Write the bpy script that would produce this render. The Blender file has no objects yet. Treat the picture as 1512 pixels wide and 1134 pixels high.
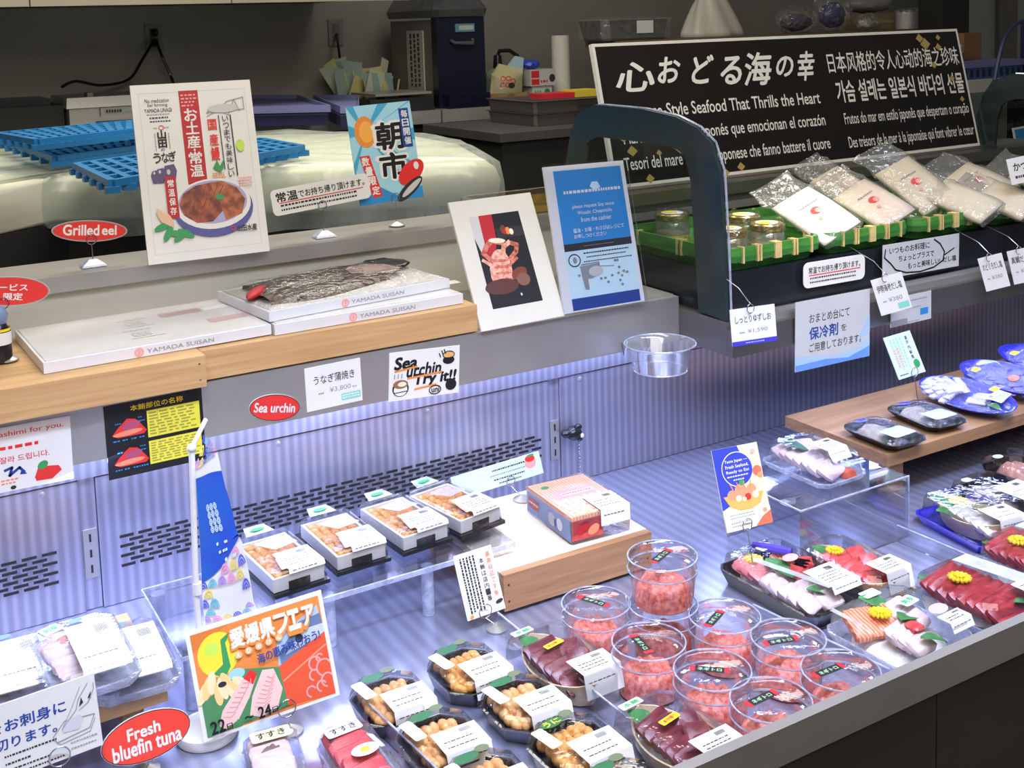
import bpy, bmesh, math, random
import numpy as np
from mathutils import Vector, Matrix, noise
random.seed(7)
SC = bpy.context.scene
COL = SC.collection
R = math.radians
# ---------------------------------------------------------------- camera
F, CX, CY, PITCH, YAW, ROLL, EYE = 1712., 756., 222., .106, .530, .0315, .85
def _rot():
    cy, sy, cp, sp = math.cos(YAW), math.sin(YAW), math.cos(PITCH), math.sin(PITCH)
    f = np.array([sy*cp, cy*cp, -sp]); r = np.array([cy, -sy, 0]); d = np.cross(f, r)
    c, s = math.cos(ROLL), math.sin(ROLL)
    return np.array([c*r+s*d, -s*r+c*d, f])
RM = _rot()
CAM = np.array([0, 0, EYE])
def ray(x, y): return RM.T @ np.array([(x-CX)/F, (y-CY)/F, 1.])
def atz(p, z):
    d = ray(*p); return Vector(CAM+d*(z-CAM[2])/d[2])
def aty(p, Y):
    d = ray(*p); return Vector(CAM+d*(Y-CAM[1])/d[1])
def atx(p, X):
    d = ray(*p); return Vector(CAM+d*(X-CAM[0])/d[0])
def atplane(p, o, n):
    d = Vector(ray(*p)); c = Vector(CAM); return c+d*((o-c).dot(n)/d.dot(n))
cam = bpy.data.cameras.new('camera'); cam.sensor_width = 36; cam.sensor_fit = 'HORIZONTAL'
cam.lens = F/1512*36; cam.shift_y = -(567-CY)/1512; cam.clip_start = .05; cam.clip_end = 60
co = bpy.data.objects.new('camera', cam); COL.objects.link(co)
m3 = Matrix([RM[0].tolist(), (-RM[1]).tolist(), (-RM[2]).tolist()]).transposed()
co.matrix_world = Matrix.Translation(Vector(CAM.tolist())) @ m3.to_4x4()
SC.camera = co
# ---------------------------------------------------------------- materials
MATS = {}
def mat(name, col, rough=.5, metal=0, var=.06, scale=30, bump=0, spec=.5, em=0, aniso=0, coat=0):
    if name in MATS: return MATS[name]
    m = bpy.data.materials.new(name); m.use_nodes = True; MATS[name] = m
    nt = m.node_tree; N, L = nt.nodes, nt.links
    b = N['Principled BSDF']; b.inputs['Roughness'].default_value = rough
    b.inputs['Metallic'].default_value = metal; b.inputs['Specular IOR Level'].default_value = spec
    b.inputs['Anisotropic'].default_value = aniso; b.inputs['Coat Weight'].default_value = coat
    tc = N.new('ShaderNodeTexCoord'); nz = N.new('ShaderNodeTexNoise')
    nz.inputs['Scale'].default_value = scale; nz.inputs['Detail'].default_value = 4
    L.new(tc.outputs['Object'], nz.inputs['Vector'])
    cr = N.new('ShaderNodeValToRGB')
    cr.color_ramp.elements[0].position = .3; cr.color_ramp.elements[1].position = .7
    c = Vector(col[:3])
    cr.color_ramp.elements[0].color = (*[max(0, x*(1-var)) for x in c], 1)
    cr.color_ramp.elements[1].color = (*[min(1, x*(1+var)) for x in c], 1)
    L.new(nz.outputs['Fac'], cr.inputs['Fac']); L.new(cr.outputs['Color'], b.inputs['Base Color'])
    if bump:
        bp = N.new('ShaderNodeBump'); bp.inputs['Strength'].default_value = bump; bp.inputs['Distance'].default_value = .004
        L.new(nz.outputs['Fac'], bp.inputs['Height']); L.new(bp.outputs['Normal'], b.inputs['Normal'])
    if em:
        b.inputs['Emission Color'].default_value = (*col[:3], 1); b.inputs['Emission Strength'].default_value = em
    return m
def mix2(name, c1, c2, scale, rough=.4, kind='NOISE', dirv=(1, 1, 1), lo=.4, hi=.6, bump=0, spec=.5, metal=0, dist=0, coat=0):
    if name in MATS: return MATS[name]
    m = mat(name, c1, rough, metal, 0, 10, 0, spec, coat=coat)
    nt = m.node_tree; N, L = nt.nodes, nt.links; b = N['Principled BSDF']
    tc = [n for n in N if n.type == 'TEX_COORD'][0]; cr = [n for n in N if n.type == 'VALTORGB'][0]
    mp = N.new('ShaderNodeMapping'); mp.inputs['Scale'].default_value = dirv
    L.new(tc.outputs['Object'], mp.inputs['Vector'])
    if kind == 'WAVE':
        t = N.new('ShaderNodeTexWave'); t.inputs['Distortion'].default_value = dist; t.inputs['Detail'].default_value = 2
        t.bands_direction = 'X'
    elif kind == 'VORONOI':
        t = N.new('ShaderNodeTexVoronoi')
    else:
        t = N.new('ShaderNodeTexNoise'); t.inputs['Detail'].default_value = 5; t.inputs['Distortion'].default_value = dist
    t.inputs['Scale'].default_value = scale
    L.new(mp.outputs['Vector'], t.inputs['Vector'])
    out = t.outputs['Distance'] if kind == 'VORONOI' else t.outputs['Fac']
    L.new(out, cr.inputs['Fac'])
    cr.color_ramp.elements[0].position = lo; cr.color_ramp.elements[1].position = hi
    cr.color_ramp.elements[0].color = (*c1, 1); cr.color_ramp.elements[1].color = (*c2, 1)
    if bump:
        bp = N.new('ShaderNodeBump'); bp.inputs['Strength'].default_value = bump; bp.inputs['Distance'].default_value = .002
        L.new(out, bp.inputs['Height']); L.new(bp.outputs['Normal'], b.inputs['Normal'])
    return m
def clear(name, tint=(1, 1, 1), refl=.06, rough=.06, bump=0, scale=60, milk=0.0, milkcol=(.9, .92, 1), fres=.55):
    """thin clear plastic: see-through with a glossy skin, optionally a little milky"""
    if name in MATS: return MATS[name]
    m = bpy.data.materials.new(name); m.use_nodes = True; MATS[name] = m
    nt = m.node_tree; N, L = nt.nodes, nt.links
    N.remove(N['Principled BSDF']); out = N['Material Output']
    tr = N.new('ShaderNodeBsdfTransparent'); tr.inputs[0].default_value = (*tint, 1)
    gl = N.new('ShaderNodeBsdfGlossy'); gl.inputs['Roughness'].default_value = rough
    lw = N.new('ShaderNodeLayerWeight'); lw.inputs['Blend'].default_value = .35
    mth = N.new('ShaderNodeMath'); mth.operation = 'MULTIPLY_ADD'
    L.new(lw.outputs['Fresnel'], mth.inputs[0]); mth.inputs[1].default_value = fres; mth.inputs[2].default_value = refl
    mth.use_clamp = True
    mx = N.new('ShaderNodeMixShader'); L.new(mth.outputs[0], mx.inputs[0]); L.new(tr.outputs[0], mx.inputs[1]); L.new(gl.outputs[0], mx.inputs[2])
    tc = N.new('ShaderNodeTexCoord'); nz = N.new('ShaderNodeTexNoise'); nz.inputs['Scale'].default_value = scale; nz.inputs['Detail'].default_value = 3
    L.new(tc.outputs['Object'], nz.inputs['Vector'])
    if bump:
        bp = N.new('ShaderNodeBump'); bp.inputs['Strength'].default_value = bump; bp.inputs['Distance'].default_value = .01
        L.new(nz.outputs['Fac'], bp.inputs['Height']); L.new(bp.outputs['Normal'], gl.inputs['Normal'])
    last = mx
    if milk:
        df = N.new('ShaderNodeBsdfDiffuse'); df.inputs[0].default_value = (*milkcol, 1)
        m2 = N.new('ShaderNodeMixShader'); mm = N.new('ShaderNodeMath'); mm.operation = 'MULTIPLY'
        L.new(nz.outputs['Fac'], mm.inputs[0]); mm.inputs[1].default_value = milk*2; mm.use_clamp = True
        L.new(mm.outputs[0], m2.inputs[0]); L.new(mx.outputs[0], m2.inputs[1]); L.new(df.outputs[0], m2.inputs[2]); last = m2
    L.new(last.outputs[0], out.inputs['Surface'])
    return m
def flat(name, c, rough=.45, var=.03): return mat('print_'+name, c, rough, 0, var, 15, spec=.35)
WHITE = flat('white', (.80, .79, .76)); BLACK = flat('black', (.012, .012, .014)); RED = flat('red', (.75, .035, .03))
INK = flat('ink', (.03, .03, .035)); GREY = flat('grey', (.30, .30, .31)); BLUE = flat('blue', (.03, .27, .62)); NAVY = flat('navy', (.02, .06, .28))
YELL = flat('yellow', (.85, .72, .05)); ORNG = flat('orange', (.80, .27, .05)); GREEN = flat('green', (.05, .32, .10)); PINK = flat('pink', (.85, .38, .36))
SKY = flat('sky', (.36, .66, .80)); DRED = flat('crimson', (.50, .02, .03)); BROWN = flat('brown', (.20, .05, .025)); CREAM = flat('cream', (.82, .76, .58))
PURP = flat('purple', (.12, .08, .20)); TEAL = flat('teal', (.25, .65, .55)); LGREY = flat('pale_grey', (.58, .58, .57)); SALM = flat('salmon', (.86, .30, .16))
VIOL = flat('violet', (.06, .05, .55)); PCYAN = flat('pale_cyan', (.62, .82, .86)); GOLD = flat('gold', (.45, .33, .12)); LIME = flat('lime', (.55, .75, .10))
STEEL = mat('stainless_steel', (.46, .45, .43), .36, .65, .06, 9)
DSTEEL = mat('dark_steel', (.17, .16, .15), .42, .75, .1, 6)
STEELW = mat('kitchen_wall_steel', (.30, .285, .25), .5, .55, .06, 4)
STREAK = mix2('led_streak_steel', (.36, .36, .45), (.50, .50, .61), 21, .30, 'WAVE', (1, 0, .07), .2, .95, .10, metal=.7)  # LED reflection streaks put into the colour and bump as wave bands
BEDM = mix2('bed_steel', (.34, .36, .52), (.43, .45, .64), 15, .27, 'WAVE', (1, .12, 0), .1, 1.0, .02, metal=.65, dist=1.5)  # colour bands stand in for LED reflections on the bed
BEIGE = mat('beige_laminate', (.62, .61, .53), .5, 0, .03, 5)
WOOD = mix2('pine_wood', (.50, .28, .11), (.64, .40, .18), 9, .5, 'NOISE', (.6, 6, 14), .3, .7, .1, dist=.6)
WOODP = mix2('pale_cedar', (.62, .50, .38), (.76, .66, .53), 9, .55, 'NOISE', (6, .6, 14), .3, .7, .1, dist=.6)
WOODD = mix2('cedar_front', (.30, .15, .06), (.44, .24, .11), 9, .5, 'NOISE', (.6, 6, 14), .3, .7, .1, dist=.8)
WOODX = mix2('thin_wood', (.66, .48, .30), (.78, .62, .42), 30, .55, 'NOISE', (1, 6, 6), .3, .7)
BOXW = mat('white_card', (.74, .74, .76), .3, 0, .03, 8, spec=.5)
CLR = clear('clear_plastic', (.97, .98, 1), .05, .05, .15, 35)
FILM = clear('cling_film', (.97, .98, 1), .07, .08, .9, 70, fres=.5)
ACRY = clear('acrylic', (.96, .97, 1), .04, .03, fres=.5)
ACRE = clear('acrylic_edge', (.85, .9, 1), .25, .15, milk=.35, milkcol=(.75, .8, 1))
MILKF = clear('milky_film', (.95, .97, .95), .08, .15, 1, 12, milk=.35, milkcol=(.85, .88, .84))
BAG = clear('crinkled_bag', (.97, .97, .96), .06, .10, .8, 45, milk=.05, milkcol=(.9, .9, .88), fres=.38)
GLASSB = mat('tinted_border', (.020, .034, .037), .2, 0, .05, 3, spec=.6)
BLKP = mat('black_plastic', (.012, .012, .014), .25, 0, .1, 20)
BLKM = mat('black_matte', (.014, .013, .012), .6, 0, .1, 8)
WIRE = mat('wire', (.45, .45, .47), .25, 1, .02, 20)
UNI = mix2('sea_urchin_roe', (.58, .24, .035), (.80, .42, .11), 160, .35, 'NOISE', (1, 1, 1), .35, .65, .3)
UNIP = mix2('pale_roe', (.66, .31, .09), (.82, .48, .20), 160, .35, 'NOISE', (1, 1, 1), .35, .65, .3)
NEGI = mix2('minced_tuna', (.55, .075, .05), (.84, .29, .22), 170, .4, 'NOISE', (1, 1, 1), .35, .65, .6)
TUNA = mix2('red_tuna', (.20, .012, .02), (.48, .05, .055), 45, .28, 'NOISE', (1, 4, 1), .3, .7, .15)
TUNAB = mix2('bright_tuna', (.50, .03, .04), (.74, .12, .10), 45, .28, 'NOISE', (1, 4, 1), .3, .7, .15)
DTUNA = mix2('dark_tuna', (.10, .012, .022), (.26, .045, .06), 45, .3, 'NOISE', (1, 4, 1), .3, .7, .15)
SALMN = mix2('salmon_flesh', (.80, .20, .08), (.90, .48, .32), 60, .3, 'WAVE', (1, 1, 0), .5, .9, .1, dist=2)
WFISH = mix2('white_fish', (.66, .48, .48), (.80, .68, .68), 60, .3, 'NOISE', (1, 3, 1), .35, .65, .1)
DAIKON = mix2('shredded_radish', (.70, .70, .66), (.86, .86, .83), 90, .5, 'NOISE', (1, 6, 2), .3, .7, .6)
FLOWR = mix2('yellow_flower', (.85, .60, .01), (.95, .80, .04), 200, .6, 'NOISE', (1, 1, 1), .3, .7, .6)
LEAF = mat('green_leaf', (.05, .22, .06), .5, 0, .3, 60)
SHRIMP = mix2('shrimp_print', (.80, .36, .17), (.88, .58, .34), 60, .35, 'WAVE', (1, .5, 0), .3, .8, dist=3)
CYEL = flat('tag_yellow', (.92, .66, .02)); PGRN = flat('tag_green', (.58, .85, .66)); PYEL = flat('tag_pale_yellow', (.88, .80, .42))
# ---------------------------------------------------------------- object helpers
def tag(o, label=None, cat=None, group=None, kind=None):
    if label: o['label'] = label
    if cat: o['category'] = cat
    if group: o['group'] = group
    if kind: o['kind'] = kind
    return o
def thing(name, label, cat, loc=(0, 0, 0), rz=0, group=None):
    o = bpy.data.objects.new(name, None); COL.objects.link(o); o.empty_display_size = .05
    o.matrix_world = Matrix.Translation(Vector(loc)) @ Matrix.Rotation(rz, 4, 'Z')
    return tag(o, label, cat, group)
def obj(name, bm, m, parent=None, smooth=False, mw=None, bev=0):
    if bev:
        bmesh.ops.bevel(bm, geom=[e for e in bm.edges if len(e.link_faces) == 2 and e.calc_face_angle(0) > .6], offset=bev, segments=2, affect='EDGES', profile=.6)
    bmesh.ops.recalc_face_normals(bm, faces=bm.faces)
    me = bpy.data.meshes.new(name); bm.to_mesh(me); bm.free()
    if smooth:
        me.polygons.foreach_set('use_smooth', [True]*len(me.polygons))
        if smooth != 2: me.set_sharp_from_angle(angle=R(42))
    for x in (m if isinstance(m, (list, tuple)) else [m]): me.materials.append(x)
    o = bpy.data.objects.new(name, me); COL.objects.link(o)
    if parent is not None: o.parent = parent
    if mw is not None: o.matrix_world = mw
    return o
def struct(name, bm, m, **k): return tag(obj(name, bm, m, **k), kind='structure')
def B(): return bmesh.new()
def box(bm, x0, x1, y0, y1, z0, z1, mi=0):
    v = [bm.verts.new((x, y, z)) for z in (z0, z1) for x, y in ((x0, y0), (x1, y0), (x1, y1), (x0, y1))]
    for f in ((3, 2, 1, 0), (4, 5, 6, 7), (0, 1, 5, 4), (1, 2, 6, 5), (2, 3, 7, 6), (3, 0, 4, 7)):
        fc = bm.faces.new([v[i] for i in f]); fc.material_index = mi
    return bm
def bx(*a): return box(B(), *a)
def loft(bm, loops, cap0=True, cap1=True, closed=True):
    vs = [[bm.verts.new(p) for p in l] for l in loops]; n = len(vs[0])
    for a, b in zip(vs, vs[1:]):
        for i in range(n if closed else n-1):
            j = (i+1) % n
            try: bm.faces.new((a[i], a[j], b[j], b[i]))
            except ValueError: pass
    if cap0: bm.faces.new(vs[0][::-1])
    if cap1: bm.faces.new(vs[-1])
    return bm
def lathe(bm, prof, seg=28, c=(0, 0), cap0=False, cap1=False, sx=1, sy=1):
    return loft(bm, [[(c[0]+sx*r*math.cos(2*math.pi*i/seg), c[1]+sy*r*math.sin(2*math.pi*i/seg), z) for i in range(seg)] for r, z in prof], cap0, cap1)
def tube(bm, pts, r, seg=8, cap=True):
    pts = [Vector(p) for p in pts]; loops = []; up = Vector((0, 0, 1))
    n0 = None
    for i, p in enumerate(pts):
        t = (pts[min(i+1, len(pts)-1)]-pts[max(i-1, 0)]).normalized()
        a = (up if abs(t.z) < .9 else Vector((1, 0, 0))) if n0 is None else n0
        n0 = (a-t*a.dot(t)).normalized(); b = t.cross(n0)
        loops.append([p+(n0*math.cos(2*math.pi*k/seg)+b*math.sin(2*math.pi*k/seg))*r for k in range(seg)])
    return loft(bm, loops, cap, cap)
def blob(bm, c, s, rz=0, rx=0, sub=2, jit=0):
    M = Matrix.Translation(Vector(c)) @ Matrix.Rotation(rz, 4, 'Z') @ Matrix.Rotation(rx, 4, 'X') @ Matrix.Diagonal((*s, 1))
    r = bmesh.ops.create_icosphere(bm, subdivisions=sub, radius=1, matrix=M)
    if jit:
        for v in r['verts']:
            v.co += noise.noise_vector(v.co*70)*jit
    return bm
def prism(bm, pts, z0, z1):
    return loft(bm, [[(x, y, z0) for x, y in pts], [(x, y, z1) for x, y in pts]])
def rrect(w, h, r, n=4, cx=0, cy=0):
    out = []
    for sx, sy, a0 in ((1, 1, 0), (-1, 1, 90), (-1, -1, 180), (1, -1, 270)):
        for k in range(n+1):
            a = R(a0+90*k/n); out.append((cx+sx*(w/2-r)+r*math.cos(a), cy+sy*(h/2-r)+r*math.sin(a)))
    return out
def octo(w, l, c, z):
    w, l = w/2, l/2
    return [(-w+c, -l, z), (w-c, -l, z), (w, -l+c, z), (w, l-c, z), (w-c, l, z), (-w+c, l, z), (-w, l-c, z), (-w, -l+c, z)]
def torus(bm, c, rr, r, axis='Y', seg=20, s2=6):
    loops = []
    for i in range(seg+1):
        a = 2*math.pi*i/seg; l = []
        for k in range(s2):
            b = 2*math.pi*k/s2; q = rr+r*math.cos(b)
            p = {'Y': (q*math.cos(a), r*math.sin(b), q*math.sin(a)), 'Z': (q*math.cos(a), q*math.sin(a), r*math.sin(b)), 'X': (r*math.sin(b), q*math.cos(a), q*math.sin(a))}[axis]
            l.append((c[0]+p[0], c[1]+p[1], c[2]+p[2]))
        loops.append(l)
    loft(bm, loops, False, False); bmesh.ops.remove_doubles(bm, verts=bm.verts, dist=1e-6); return bm
def frame(fl, fr, bl, z, z0=None):
    """pixels of three corners on the plane z -> base frame (centre, yaw, width, length) standing on z0"""
    a, b, c = atz(fl, z), atz(fr, z), atz(bl, z)
    u = b-a; w = u.length; u.normalize(); n = Vector((-u.y, u.x, 0)); l = (c-a).dot(n)
    o = a+u*w/2+n*l/2; o.z = z if z0 is None else z0
    return o, math.atan2(u.y, u.x), w, l
# ---------------------------------------------------------------- text
_TC = {}
def glyphs(s, bold):
    k = (s, bold)
    if k not in _TC:
        c = bpy.data.curves.new('lettering', 'FONT'); c.body = s; c.size = 1; c.offset = bold; c.resolution_u = 3
        o = bpy.data.objects.new('lettering', c); me = bpy.data.meshes.new_from_object(o)
        vs = [tuple(v.co[:2]) for v in me.vertices]; fs = [tuple(p.vertices) for p in me.polygons]
        bpy.data.objects.remove(o); bpy.data.curves.remove(c); bpy.data.meshes.remove(me)
        xs = [v[0] for v in vs] or [0, 1]; ys = [v[1] for v in vs] or [0, 1]
        _TC[k] = (vs, fs, min(xs), max(xs), min(ys), max(ys))
    return _TC[k]
class Art:
    """flat printing laid on a surface: coordinates 0..1 across and up, origin bottom left"""
    def __init__(s, parent, w, h, z0, M=None):
        s.p, s.w, s.h, s.z, s.d, s.M = parent, w, h, z0, {}, M
    def _bm(s, name, m):
        k = (name, m.name)
        if k not in s.d: s.d[k] = (bmesh.new(), m)
        s.z += .00003
        return s.d[k][0]
    def pt(s, x, y): return Vector(((x-.5)*s.w, (y-.5)*s.h, s.z))
    def poly(s, pts, m, name='picture'):
        bm = s._bm(name, m); bm.faces.new([bm.verts.new(s.pt(*p)) for p in pts]); return s
    def rect(s, x0, y0, x1, y1, m, name='panel'): return s.poly([(x0, y0), (x1, y0), (x1, y1), (x0, y1)], m, name)
    def ell(s, cx, cy, rx, ry, m, name='picture', n=24, a=0):
        ca, sa = math.cos(R(a)), math.sin(R(a)); P = []
        for i in range(n):
            x, y = rx*math.cos(2*math.pi*i/n), ry*math.sin(2*math.pi*i/n)*s.h/s.w
            P.append((cx+x*ca-y*sa, cy+(x*sa+y*ca)*s.w/s.h))
        return s.poly(P, m, name)
    def ring(s, cx, cy, rx, ry, t, m, name='outline', a0=0, a1=360, n=28):
        bm = s._bm(name, m); pv = None
        for i in range(n+1):
            a = R(a0+(a1-a0)*i/n); q = [bm.verts.new(s.pt(cx+(rx-k)*math.cos(a), cy+(ry-k*s.w/s.h)*math.sin(a))) for k in (0, t)]
            if pv: bm.faces.new((pv[0], q[0], q[1], pv[1]))
            pv = q
        return s
    def line(s, pts, t, m, name='drawing'):
        bm = s._bm(name, m); P = [s.pt(*p) for p in pts]; t *= s.w
        for a, b in zip(P, P[1:]):
            d = (b-a).normalized()*t/2; n = Vector((-d.y, d.x, 0))
            bm.faces.new([bm.verts.new(q) for q in (a-n-d*.6, b-n+d*.6, b+n+d*.6, a+n-d*.6)])
        return s
    def text(s, t, x0, y0, x1, y1, m, bold=0, skew=0, name='lettering', ang=0):
        vs, fs, ax, bxx, ay, by = glyphs(t, 0); bm = s._bm(name, m)
        sx, sy = (x1-x0)/max(bxx-ax, 1e-4), (y1-y0)/max(by-ay, 1e-4)
        n = 0 if bold <= 0 else (4 if bold < .05 else 8)
        for k in range(max(1, n)):
            a = 2*math.pi*k/max(1, n)+.4; s.z += .00001
            s._glyph(bm, vs, fs, ax, ay, sx, sy, x0, x1, y0, y1, skew, ang, (bold*math.cos(a)*.8*sx, bold*math.sin(a)*.8*sy) if n else (0, 0))
        return s
    def _glyph(s, bm, vs, fs, ax, ay, sx, sy, x0, x1, y0, y1, skew, ang, off):
        V = []
        for x, y in vs:
            px, py = x0+(x-ax)*sx+off[0], y0+(y-ay)*sy+off[1]
            px += (py-y0)*skew
            if ang:
                cx, cy = (x0+x1)/2, (y0+y1)/2; dx, dy = (px-cx)*s.w, (py-cy)*s.h; c, q = math.cos(R(ang)), math.sin(R(ang))
                px, py = cx+(dx*c-dy*q)/s.w, cy+(dx*q+dy*c)/s.h
            V.append(bm.verts.new(s.pt(px, py)))
        for f in fs:
            try: bm.faces.new([V[i] for i in f])
            except ValueError: pass
    def vtext(s, t, x0, y0, x1, y1, m, bold=0, name='lettering'):
        n = len(t); dh = (y1-y0)/n
        for i, c in enumerate(t): s.text(c, x0, y1-dh*(i+.9), x1, y1-dh*(i+.1), m, bold, 0, name)
        return s
    def fine(s, x0, y0, x1, y1, rows, m, name='fine_print', dens=9, vert=False):
        """print too small to read: rows of tiny strokes"""
        for r_ in range(rows):
            k = 0.
            while k < 1:
                l = random.uniform(.35, .9)/dens; g = .25/dens
                if k+l > 1: break
                a, b = (r_+.22)/rows, (r_+.72)/rows
                if vert: s.rect(x0+(x1-x0)*a, y1-(y1-y0)*(k+l), x0+(x1-x0)*b, y1-(y1-y0)*k, m, name); s.z -= .00003
                else: s.rect(x0+(x1-x0)*k, y1-(y1-y0)*b, x0+(x1-x0)*(k+l), y1-(y1-y0)*a, m, name); s.z -= .00003
                k += l+g
            s.z += 0
        s.z += .00003
        return s
    def done(s):
        for (name, _), (bm, m) in s.d.items():
            o = obj(name, bm, m, s.p)
            if s.M is not None: o.matrix_local = s.M
        s.d = {}
def fit(c, Y=None, z=None, yaw=None, tilt=None, y0=0, t0=6, X=None):
    """four pixel corners (TL,TR,BR,BL) -> upright rectangle whose lower left corner lies at depth Y (or height z)"""
    base = aty(c[3], Y) if Y is not None else (atz(c[3], z) if z is not None else atx(c[3], X)); best = None
    for a in ([yaw] if yaw is not None else range(-50, 51, 2)):
        for t in ([tilt] if tilt is not None else range(-16, 50, 3)):
            n = Matrix.Rotation(R(a), 3, 'Z') @ Vector((0, -math.cos(R(t)), math.sin(R(t))))
            q = [atplane(p, base, n) for p in c]
            u1, u2, v1, v2 = q[1]-q[0], q[2]-q[3], q[0]-q[3], q[1]-q[2]
            u, v = (u1+u2)/2, (v1+v2)/2
            e = abs(u.dot(v))/(u.length*v.length)+(u1-u2).length/u.length+.5*(v1-v2).length/v.length+.004*abs(a-y0)+.004*abs(t-t0)
            if best is None or e < best[0]: best = (e, q, u, v, n, a, t)
    e, q, u, v, n, a, t = best
    u1 = u.normalized(); v1 = n.cross(u1).normalized(); w, h = u.length, abs(v.dot(v1)); c0 = (q[0]+q[1]+q[2]+q[3])/4
    M = Matrix((u1, v1, n)).transposed().to_4x4(); M.translation = c0
    return M, w, h
class Card(Art):
    def __init__(s, name, label, cat, corners, m=None, th=.0015, shape='rect', group=None, r=.12, fitted=None, **k):
        M, w, h = fitted or fit(corners, **k); bm = B(); s.MW = M
        if shape == 'oval': P = [(w/2*math.cos(2*math.pi*i/40), h/2*math.sin(2*math.pi*i/40)) for i in range(40)]
        elif shape == 'round': P = rrect(w, h, r*h)
        else: P = [(-w/2, -h/2), (w/2, -h/2), (w/2, h/2), (-w/2, h/2)]
        prism(bm, P, -th, 0)
        o = obj(name, bm, m or WHITE, mw=M); tag(o, label, cat, group); s.o = o
        Art.__init__(s, o, w, h, .0002)
    def world(s, x, y, z=0): return s.MW @ Vector(((x-.5)*s.w, (y-.5)*s.h, z))
def clip(card, fx, zbase, label, base='round', rr=.008, bm_=None, back=False, group=None, top=None, baseoff=(0, 0)):
    """ring-and-wire stand that holds a card"""
    p = card.world(fx, 0.02, .003 if not back else -.004)
    foot = Vector((p.x+baseoff[0], p.y+baseoff[1], zbase+.0006))
    t = thing('card_clip_stand', label, 'card stand', foot, 0, group)
    q = p-foot
    b = B(); torus(b, (q.x, q.y, q.z+rr*.4), rr, .0008); obj('ring', b, WIRE, t, True)
    b = B(); tube(b, [(q.x, q.y, q.z-rr*.6), (q.x*.6, q.y*.6, q.z*.5), (0, 0, .004)], .0008, 6); obj('wire', b, WIRE, t, True)
    b = B()
    if base == 'round': lathe(b, [(.016, 0), (.016, .002), (.006, .007), (.001, .009)], 20, cap0=True, cap1=True); obj('base', b, STEEL, t, True)
    else: loft(b, [[(x*.02, y*.014, 0) for x, y in ((-1, -1), (1, -1), (1, 1), (-1, 1))], [(x*.018, y*.012, .003) for x, y in ((-1, -1), (1, -1), (1, 1), (-1, 1))], [(x*.006, y*.005, .012) for x, y in ((-1, -1), (1, -1), (1, 1), (-1, 1))]]); obj('base', b, ACRE, t)
    return t
# ================================================================ setting
struct('floor', bx(-3, 8, -1.5, 5.2, -.80, -.75), mat('floor_tile', (.13, .12, .11), .5, 0, .1, 2))
struct('wall_back', bx(-3, 8, 5.0, 5.12, -.75, 2.2), STEELW)
# ================================================================ refrigerated case
case = thing('refrigerated_display_case', 'long open stainless refrigerated display case full of packed seafood', 'display case', (0, .95, -.75))
CI = case.matrix_world.inverted()
def cp(name, bm, m, par=case, **k):
    o = obj(name, bm, m, par, **k); o.matrix_world = Matrix.Identity(4) if par is case else o.matrix_world; return o
def inpar(o, par):
    return o
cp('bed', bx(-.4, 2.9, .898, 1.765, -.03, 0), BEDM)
XA0, XA1 = aty((115, 720), 1.76).x, aty((140, 720), 1.76).x
XB0, XB1 = aty((809, 560), 1.76).x, aty((825, 560), 1.76).x
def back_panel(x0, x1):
    return cp('back_panel', bx(x0, x1, 1.758, 1.77, .001, .203), STREAK)
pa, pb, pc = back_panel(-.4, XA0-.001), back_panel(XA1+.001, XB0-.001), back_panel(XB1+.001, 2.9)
cp('upper_back_strip', bx(-.4, 2.9, 1.755, 1.77, .206, .2545), STREAK)
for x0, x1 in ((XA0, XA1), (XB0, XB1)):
    cp('shelf_upright', bx(x0, x1, 1.763, 1.77, .001, .203), STREAK)
    b = B(); box(b, x0+.002, x1-.002, 1.760, 1.763, .05, .125); cp('slotted_plate', b, STEEL)
    b = B(); xm = (x0+x1)/2
    for k in range(3): box(b, xm-.0015, xm+.0015, 1.7592, 1.7602, .058+.024*k, .070+.024*k)
    cp('plate_slot', b, BLKM)
def slots(x0, x1, z0, rows, pitch=.0275, h=.0042, rp=.0076):
    b = B()
    for r_ in range(rows):
        x = x0+(r_ % 2)*pitch*.5
        while x+.020 < x1:
            box(b, x, x+.0205, 1.7572, 1.7585, z0+r_*rp, z0+r_*rp+h); x += pitch
    cp('vent_slots', b, BLKM)
slots(-.2, XA0-.03, .056, 7); slots(XA1+.03, XB0-.012, .056, 7)
b = B()
for p in ((62, 731), (188, 706), (411, 655), (631, 602), (856, 554), (1340, 470)):
    q = aty(p, 1.757); blob(b, (q.x, 1.757, .195), (.0045, .002, .0045), sub=1)
cp('screw', b, STEEL, smooth=True)
cp('fascia', bx(-.4, 1.335, 1.68, 1.695, .256, .340), STEEL, bev=.002)
cp('top_shelf', bx(-.4, 1.335, 1.696, 1.975, .322, .3415), STEEL)
cp('rear_board', bx(-.4, 1.335, 1.965, 1.98, .342, .4485), BEIGE)
cp('rear_ledge', bx(-.4, 1.335, 1.948, 2.09, .449, .475), STEEL, bev=.002)
cp('front_rim', bx(-.4, 2.9, .882, .896, .042, .085), mat('rim_metal', (.25, .235, .22), .5, .25, .05, 8), bev=.003)
XS = aty((1383, 1030), .886).x
for x0, x1 in ((-.4, XS-.0012), (XS+.0012, 2.9)):
    cp('front_panel', bx(x0, x1, .886, .8965, -.75, .0415), mat('front_laminate', (.035, .030, .025), .55, 0, .08, 5))
LEDM = mat('led_lens', (.70, .76, 1.0), .3, em=9)
cp('led_strip', bx(-.3, 1.32, 1.705, 1.717, .2575, .2615), LEDM)
cp('lamp_housing', bx(-.3, 1.33, 1.697, 1.75, .262, .268), STEEL)
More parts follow.
